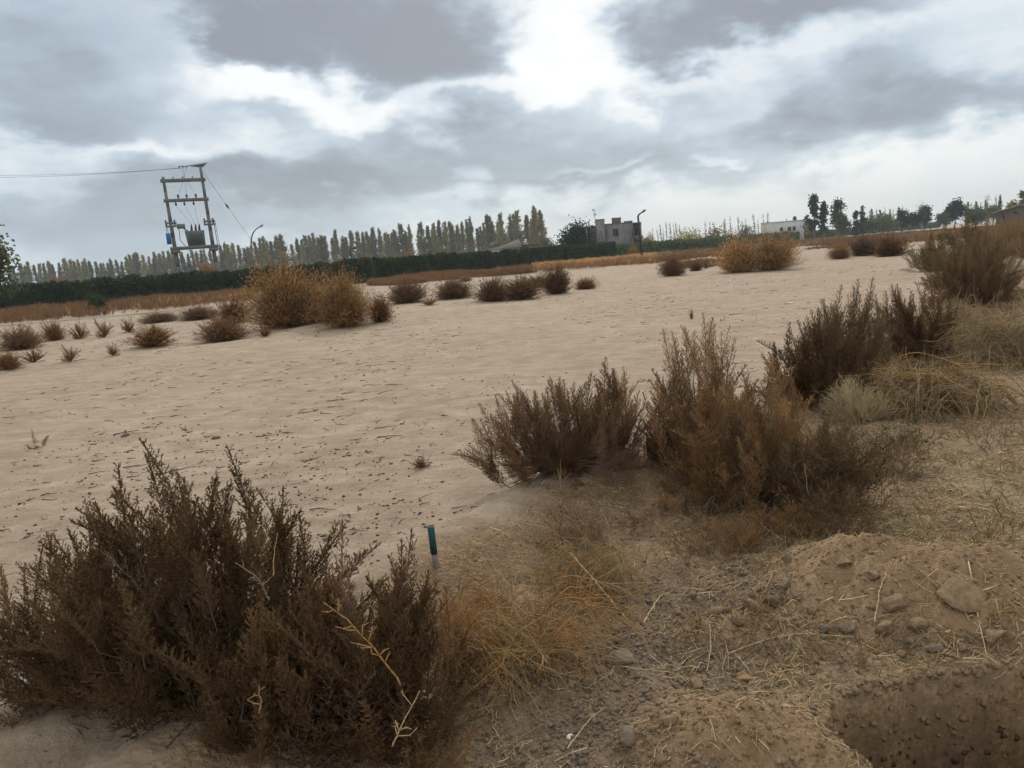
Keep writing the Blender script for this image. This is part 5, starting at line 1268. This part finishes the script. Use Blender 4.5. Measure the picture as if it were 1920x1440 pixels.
# low house with pale roof
p, rz = frame_at(960, 125); H = empty('low_house', p, rz, label='low house with a pale sloping roof just above the hedge', cat='house'); s = 125 / FPX
X = lambda px: (px - 960) * s
part(H, 'wall', 'cream', [(X(908), X(976), .3, 6, -.2, 2.95)])
g = G(); x0, x1, xm = X(900), X(980), X(972)
vv = [(x0, 0, 2.9), (x1, 0, 3.1), (x1, 6, 3.1), (x0, 6, 2.9), (X(938), 0, 3.4), (X(975), 0, 4.4), (X(975), 6, 4.4), (X(938), 6, 3.4), ]
g.add(vv, [(0, 1, 5), (0, 5, 4), (1, 2, 6), (1, 6, 5), (2, 3, 7), (2, 7, 6), (3, 0, 4), (3, 4, 7), (4, 5, 6), (4, 6, 7), (0, 2, 1), (0, 3, 2)]); g.obj('roof', [M['roofpale']], H)
part(H, 'chimney', 'brick', [(X(966), X(968), 2, 2.4, 3.6, 5.0)])
p, rz = frame_at(995, 128); H = empty('brick_shed', p, rz, label='small rough brick shed with flat roof between the pale roof and the dark tree', cat='shed')
part(H, 'wall', 'brick', [(-1.6, 1.5, 0, 3, -.2, 3.3)]); part(H, 'roof', 'concrete', [(-1.75, 1.65, -.15, 3.1, 3.3, 3.5)]); window(H, -.9, -.2, 0, 2.4, 3.0, 1)
p, rz = frame_at(560, 120); H = empty('long_shed', p, rz, label='long low pale roof line showing above the hedge behind the golden pair', cat='shed'); s = 120 / FPX * c2(560)
part(H, 'wall', 'brick', [(-7, 6.5, .2, 4, -.2, 2.55)]); part(H, 'roof', 'roofpale', [(-7.3, 6.8, 0, 4.3, 2.55, 2.75)])
# cream building
D_ = 262; p, rz = frame_at(1467, D_, math.radians(0)); H = empty('cream_building', p, rz, label='long cream two storey building with small dark windows far right of centre', cat='building'); s = D_ / FPX * c2(1467)
X = lambda px: (px - 1467) * s
zt = [zat(1427, 420, D_), zat(1508, 412.5, D_)]; zc = sum(zt) / 2
part(H, 'wall', 'cream', [(X(1427), X(1508), 0, 9, -.2, zc)])
part(H, 'parapet', 'cream', [(X(1426.5), X(1508.5), -.1, .2, zc, zc + .25)])
for a, b in ((1463, 1468), (1477.5, 1483), (1486.5, 1491.5)): window(H, X(a), X(b), 0, 3.2, 4.3, 2)
part(H, 'rooftop_tank', 'dark', [(X(1487), X(1494), 3, 4.4, zc, zc + 1.2), (X(1488.5), X(1492.5), 3.2, 4.2, zc + 1.2, zc + 1.6)])
part(H, 'chimney', 'dark', [(X(1474.5), X(1475.7), 2, 2.3, zc, zc + .9)]); part(H, 'vent_cowl', 'dark', [(X(1438), X(1440.5), 2, 2.4, zc, zc + .7)])
# house at the right edge
D_ = 150; p, rz = frame_at(1895, D_); H = empty('edge_house', p, rz, label='grey brown house with a sloping roof cut by the right edge', cat='house'); s = D_ / FPX * c2(1895)
X = lambda px: (px - 1895) * s
g = G(); x0, x1, x2 = X(1867), X(1912), X(1965); z0, z1, z2 = zat(1867, 399, D_), zat(1912, 385, D_), zat(1965, 395, D_) - .5
z2 = z0
vv = [(x0, 0, -.2), (x2, 0, -.2), (x2, 0, z2), (x1, 0, z1), (x0, 0, z0)]; vb = [(x, 9, z) for x, y, z in vv]
g.add(vv + vb, [(0, 1, 2), (0, 2, 3), (0, 3, 4), (5, 7, 6), (5, 8, 7), (5, 9, 8), (0, 4, 9), (0, 9, 5), (1, 6, 7), (1, 7, 2), (0, 5, 6), (0, 6, 1)]); g.obj('wall', [M['brick']], H)
for (xa, za, xb, zb) in ((x0 - .5, z0 - .12, x1, z1), (x1, z1, x2 + .5, z2 - .12)):
    g = G(); vv = [(xa, -.5, za), (xb, -.5, zb), (xb, 9.5, zb), (xa, 9.5, za)]; vt = [(a, b, c + .18) for a, b, c in vv]
    g.add(vv + vt, [(0, 2, 1), (0, 3, 2), (4, 5, 6), (4, 6, 7), (0, 1, 5), (0, 5, 4), (2, 3, 7), (2, 7, 6), (0, 4, 7), (0, 7, 3), (1, 2, 6), (1, 6, 5)]); g.obj('roof', [M['roofpale']], H)
window(H, X(1899), X(1908), 0, zat(1903, 401, D_), zat(1903, 396.5, D_), 1)
window(H, X(1879), X(1884), 0, zat(1881, 404, D_) - .6, zat(1881, 401, D_), 1)

# ------------------------------------------------------------------ transformer structure
D_ = 99; s = D_ / FPX * c2(380)
p, rz = frame_at(380, D_); TR = empty('transformer_pole_frame', p, rz, label='tall concrete H frame of two posts with cross beams carrying a transformer', cat='utility pole')
# the frame leans a little with its posts; local x to the right, z up
def zz(px, py): return zat(px, py, D_)
xa, xb = (345 - 380) * s, (412 - 380) * s
LA = -.022                                            # slight lean of both posts
def px_x(x, z): return x + LA * z
def post(x, ztop, r0=.27, r1=.15):
    g = G(); t = np.linspace(0, 1, 9); P = np.column_stack([px_x(x, ztop * t), 0 * t, ztop * t]); P[0, 2] = -.3
    g.path(P, r0 + (r1 - r0) * t, 0, 12); return g.obj('post', [M['concrete']], TR, smooth=True)
zA, zB = zz(322, 331), zz(384, 312)
xa_, xb_ = xa - .28, xb - .12
post(xa_, zA); post(xb_, zB)
def beam(z, x0, x1, h_=.30, y=.0, d=.5, name='cross_beam', mt='concrete', n=None):
    g = G(); g.box(px_x(x0, z), px_x(x1, z), y - d / 2, y + d / 2, z - h_ / 2, z + h_ / 2); return g.obj(name, [M[mt]], TR)
z1_, z2_ = zz(356, 337.5), zz(361, 374.5)
beam(z1_, xa_ - .35, xb_ + .35, .36); beam(z2_, xa_ - .35, xb_ + .35, .34)
zp = zz(374, 463.5); beam(zp, xa_ - .5, xb_ + .55, .34, d=1.6, name='platform')
for x in (xa_, xb_):
    g = G(); z = zp - .35; g.box(px_x(x, z) - .5, px_x(x, z) + .5, -.8, .8, z - .17, z + .17); g.obj('platform_bracket', [M['concrete']], TR)
def insul(x, z, up=1, par=None, sc=1.0):
    g = G(); g.path([(x, 0, z), (x, 0, z + .12 * up * sc), (x, 0, z + .16 * up * sc), (x, 0, z + .3 * up * sc), (x, 0, z + .38 * up * sc)], np.array([.05, .05, .10, .09, .03]) * sc, 0, 8); return g.obj('insulator', [M['porcelain']], par or TR)
for f_ in (.30, .52, .76):
    x = px_x(xa_ + (xb_ - xa_) * f_, z2_); insul(x, z2_ + .17, 1, sc=1.3); insul(x - .35, z2_ - .17, -1, sc=1.2)
for f_ in (.25, .5, .75): insul(px_x(xa_ + (xb_ - xa_) * f_, z1_), z1_ + .18, 1, sc=.7)
for x in (xa_, xb_):
    for z_ in (zz(345, 417), zz(345, 423)):
        z = z_; k = px_x(x, z); g = G(); g.box(k - .62, k + .62, -.16, -.3 + .04, z - .10, z + .10); g.box(k - .62, k + .62, .26, .36, z - .10, z + .10); a = g.obj('cross_arm', [M['steel']], TR)
        g = G()
        for q in (-.5, 0.42): g.path([(k + q, -.2, z + .1), (k + q, -.2, z + .28), (k + q, -.2, z + .34)], [.07, .10, .04], 0, 8)
        g.obj('arm_insulators', [M['porcelain']], a)
z = zz(335, 447); k = px_x(xa_, z) - .45; g = G(); g.box(k - .28, k + .22, -.45, -.1, z - .62, z + .62); mb = g.obj('meter_box', [M['blue']], TR); g = G(); g.box(k - .24, k + .18, -.47, -.452, z - .56, z + .56); g.obj('box_door', [M['blue']], mb)
g = G(); g.path([(k, -.2, z + .62), (k, -.2, z + 1.6)], .03, 0, 6); g.path([(k - .15, -.2, z + .62), (k - .15, -.2, z + 1.4)], .03, 0, 6); g.obj('conduit', [M['dark']], TR)
z = zz(412, 440); k = px_x(xb_, z) + .55; g = G(); g.path([(k, -.1, zp + .1), (k - .08, -.1, zp + 3.2)], .04, 0, 6); g.path([(k + .2, -.1, zp + .1), (k + .05, -.1, zp + 3.0)], .03, 0, 6); g.obj('conduit', [M['dark']], TR)
g = G(); kk = px_x(xa_, 2) + .42; g.path([(kk, -.2, -.1), (kk - .1, -.2, zp - .2)], .04, 0, 6); g.obj('earth_conduit', [M['steel']], TR)
# triangular top bracket and its arm
zt = zB; k = px_x(xb_, zt); g = G(); vv = [(k - .28, -.12, zt - .05), (k + .3, -.12, zt - .05), (k + .85, -.12, zt + .42), (k - 1.3, -.12, zt + .12)]; vb = [(a, .12, c) for a, b, c in vv]
g.add(vv + vb, [(0, 1, 2), (0, 2, 3), (4, 6, 5), (4, 7, 6), (0, 4, 5), (0, 5, 1), (1, 5, 6), (1, 6, 2), (2, 6, 7), (2, 7, 3), (3, 7, 4), (3, 4, 0)]); g.path([(k - 1.2, 0, zt + .1), (k - 2.4, 0, zt + .06)], .06, 0, 6); g.obj('top_bracket', [M['concrete']], TR)
for q in (-1.5, -1.9, -2.3): insul(k + q, zt + .06, -1, sc=.6)
# transformer on the platform (own thing)
zc_ = zp + .17; kx = px_x((xa_ + xb_) / 2, zc_) + .35
pp = Vector((kx, 0, zc_)); pw = Matrix.Translation(p) @ Matrix.Rotation(rz, 4, 'Z') @ pp
TF = empty('transformer', pw, rz, label='grey green transformer tank sitting on the platform between the two posts', cat='transformer')
g = G(); v0 = np.array([(-.95, -.5, 0), (.95, -.5, 0), (.95, .5, 0), (-.95, .5, 0), (-1.15, -.55, 1.75), (1.0, -.55, 1.75), (1.0, .55, 1.75), (-1.15, .55, 1.75)])
g.add(v0, [(0, 1, 5), (0, 5, 4), (1, 2, 6), (1, 6, 5), (2, 3, 7), (2, 7, 6), (3, 0, 4), (3, 4, 7), (4, 5, 6), (4, 6, 7), (0, 2, 1), (0, 3, 2)]); g.obj('tank', [M['tank']], TF)
for i in range(9):
    g = G(); x = -.8 + i * .2; g.box(x - .02, x + .02, -.78, -.58, .25, 1.55); g.obj('cooling_fin', [M['tank']], TF)
for x in (-.35, .1, .5): g = G(); g.path([(x, 0, 1.75), (x, 0, 1.95), (x + .03, 0, 2.2), (x + .05, 0, 2.55)], [.12, .13, .10, .04], 0, 8); g.obj('bushing', [M['porcelain']], TF)
g = G(); g.path([(-1.9, 0, 2.35), (-1.0, 0, 2.35)], .28, 0, 12); g.obj('conservator', [M['tank']], TF, smooth=True)
g = G(); g.path([(-1.2, 0, 2.1), (-.8, 0, 1.75)], .10, 0, 6); g.path([(-1.7, 0, 2.1), (-1.75, 0, .8), (-1.3, 0, .1)], .04, 0, 5); g.obj('oil_pipe', [M['tank']], TF)
# wires
def wire(P, r, label, sag=0, n=14, group=None):
    A, B = np.array(P[0], float), np.array(P[1], float); t = np.linspace(0, 1, n)[:, None]; Q = A + (B - A) * t; Q[:, 2] -= sag * (4 * t * (1 - t))[:, 0]
    g = G(); g.path(Q, r, 0, 4); o = g.obj('power_line', [M['dark']]); tag(o, label=label, cat='wire', group=group); return o
def Lw(x, y, z): return Matrix.Translation(p) @ Matrix.Rotation(rz, 4, 'Z') @ Vector((x, y, z))
q = Lw(k - 2.4, 0, zt); endl = far(-420, 110)
for i, (dyy, lab) in enumerate(((-.6, 'upper power line running left from the top bracket'), (.6, 'lower power line running left from the top bracket'))):
    wire((Lw(k - (1.6 + i * .7), 0, zt - .1), (endl.x + i * 1.0, endl.y, zat(-420, 312 + 10 * i, 110))), .014, lab, sag=.9)
zmid = z2_ + .4
for i, f_ in enumerate((.30, .52, .76)):
    x = px_x(xa_ + (xb_ - xa_) * f_, z2_)
    wire((Lw(k - 1.5 - i * .35, 0, zt - .2), Lw(x, 0, zmid)), .011, '%s thin drop lead from the top bracket down to the middle beam' % ('left', 'middle', 'right')[i], n=6, group='upper drop leads')
    wire((Lw(x - .35, 0, z2_ - .6), Lw(kx + (-.3, .12, .5)[i], 0, zc_ + 2.5)), .011, '%s thin drop lead from the middle beam to the transformer' % ('left', 'middle', 'right')[i], n=6, group='lower drop leads')
a = Lw(k + .2, 0, zt - .6); d_ = far(487, 104); bpt = (d_.x, d_.y, zat(487, 462, 104)); w = wire((a, bpt), .022, 'stay cable slanting from the post top down to the right', n=10)
c = Vector(a) * .56 + Vector(bpt) * .44; dd = (Vector(bpt) - Vector(a)).normalized(); g = G(); g.path([c - dd * .35, c, c + dd * .35], [.06, .12, .06], 0, 8); g.obj('stay_insulator', [M['dark']], w)

# ------------------------------------------------------------------ street lamps
def lamp(px, dist, pts, mt, label, r=.07, head=.5, name='street_lamp'):
    p, rz = frame_at(px, dist); root = empty(name, p, rz, label=label, cat='street lamp')
    s = dist / FPX * c2(px); base = np.array([(x - px) * s + math.tan(ROLL) * 0, 0, 0]) if False else None
    P = []
    for (x, y) in pts:
        z = zat(x, y, dist); P.append(((x - px) * s, 0, z))
    P = [(P[0][0], 0, -.2)] + P; P = np.array(P); n = len(P)
    rr = np.linspace(r * 1.3, r * .6, n); g = G(); g.path(P, rr, 0, 8); g.obj('pole', [M[mt]], root, smooth=True)
    d = P[-1] - P[-2]; d /= np.linalg.norm(d); e0 = P[-1]; e1 = e0 + d * head
    g = G(); g.path([e0 - d * .1, e0 + d * head * .3, e1], [.07, .14, .06], 0, 8); g.obj('lamp_head', [M['steel'] if mt != 'dark' else M['dark']], root, smooth=True)
lamp(480, 108, [(480, 500), (478.5, 470), (479, 455), (481, 445), (485, 436), (491, 429), (499, 424.5)], 'steel', 'grey curved street lamp just right of the transformer frame', r=.11)
lamp(1104, 138, [(1104, 462), (1102, 432), (1100, 428), (1094, 424), (1085, 421), (1074, 420)], 'steel', 'pale curved street lamp in front of the dark dome shaped tree', r=.10)
lamp(1203, 97, [(1203, 480), (1199, 405), (1202, 401), (1208, 397)], 'dark', 'dark street lamp post standing before the unfinished house', r=.12, head=.45)
lamp(661, 112, [(661, 480), (660, 470), (662, 467), (668, 465.5)], 'dark', 'short dark post with a small arm behind the hedge left of the orange shrubs', r=.08, name='short_post', head=.4)

# ------------------------------------------------------------------ thin air haze
g = G(); g.box(-700, 900, -60, 900, -3, 34)
hm_ = bpy.data.materials.new('air'); hm_.use_nodes = True; t = hm_.node_tree; t.nodes.clear()
v = t.nodes.new('ShaderNodeVolumePrincipled'); v.inputs['Density'].default_value = .00034; v.inputs['Color'].default_value = (.84, .91, .97, 1); v.inputs['Anisotropy'].default_value = .2
mo = t.nodes.new('ShaderNodeOutputMaterial'); t.links.new(v.outputs[0], mo.inputs['Volume'])
tag(g.obj('haze', [hm_]), label='thin pale haze in the air over the field', kind='stuff')
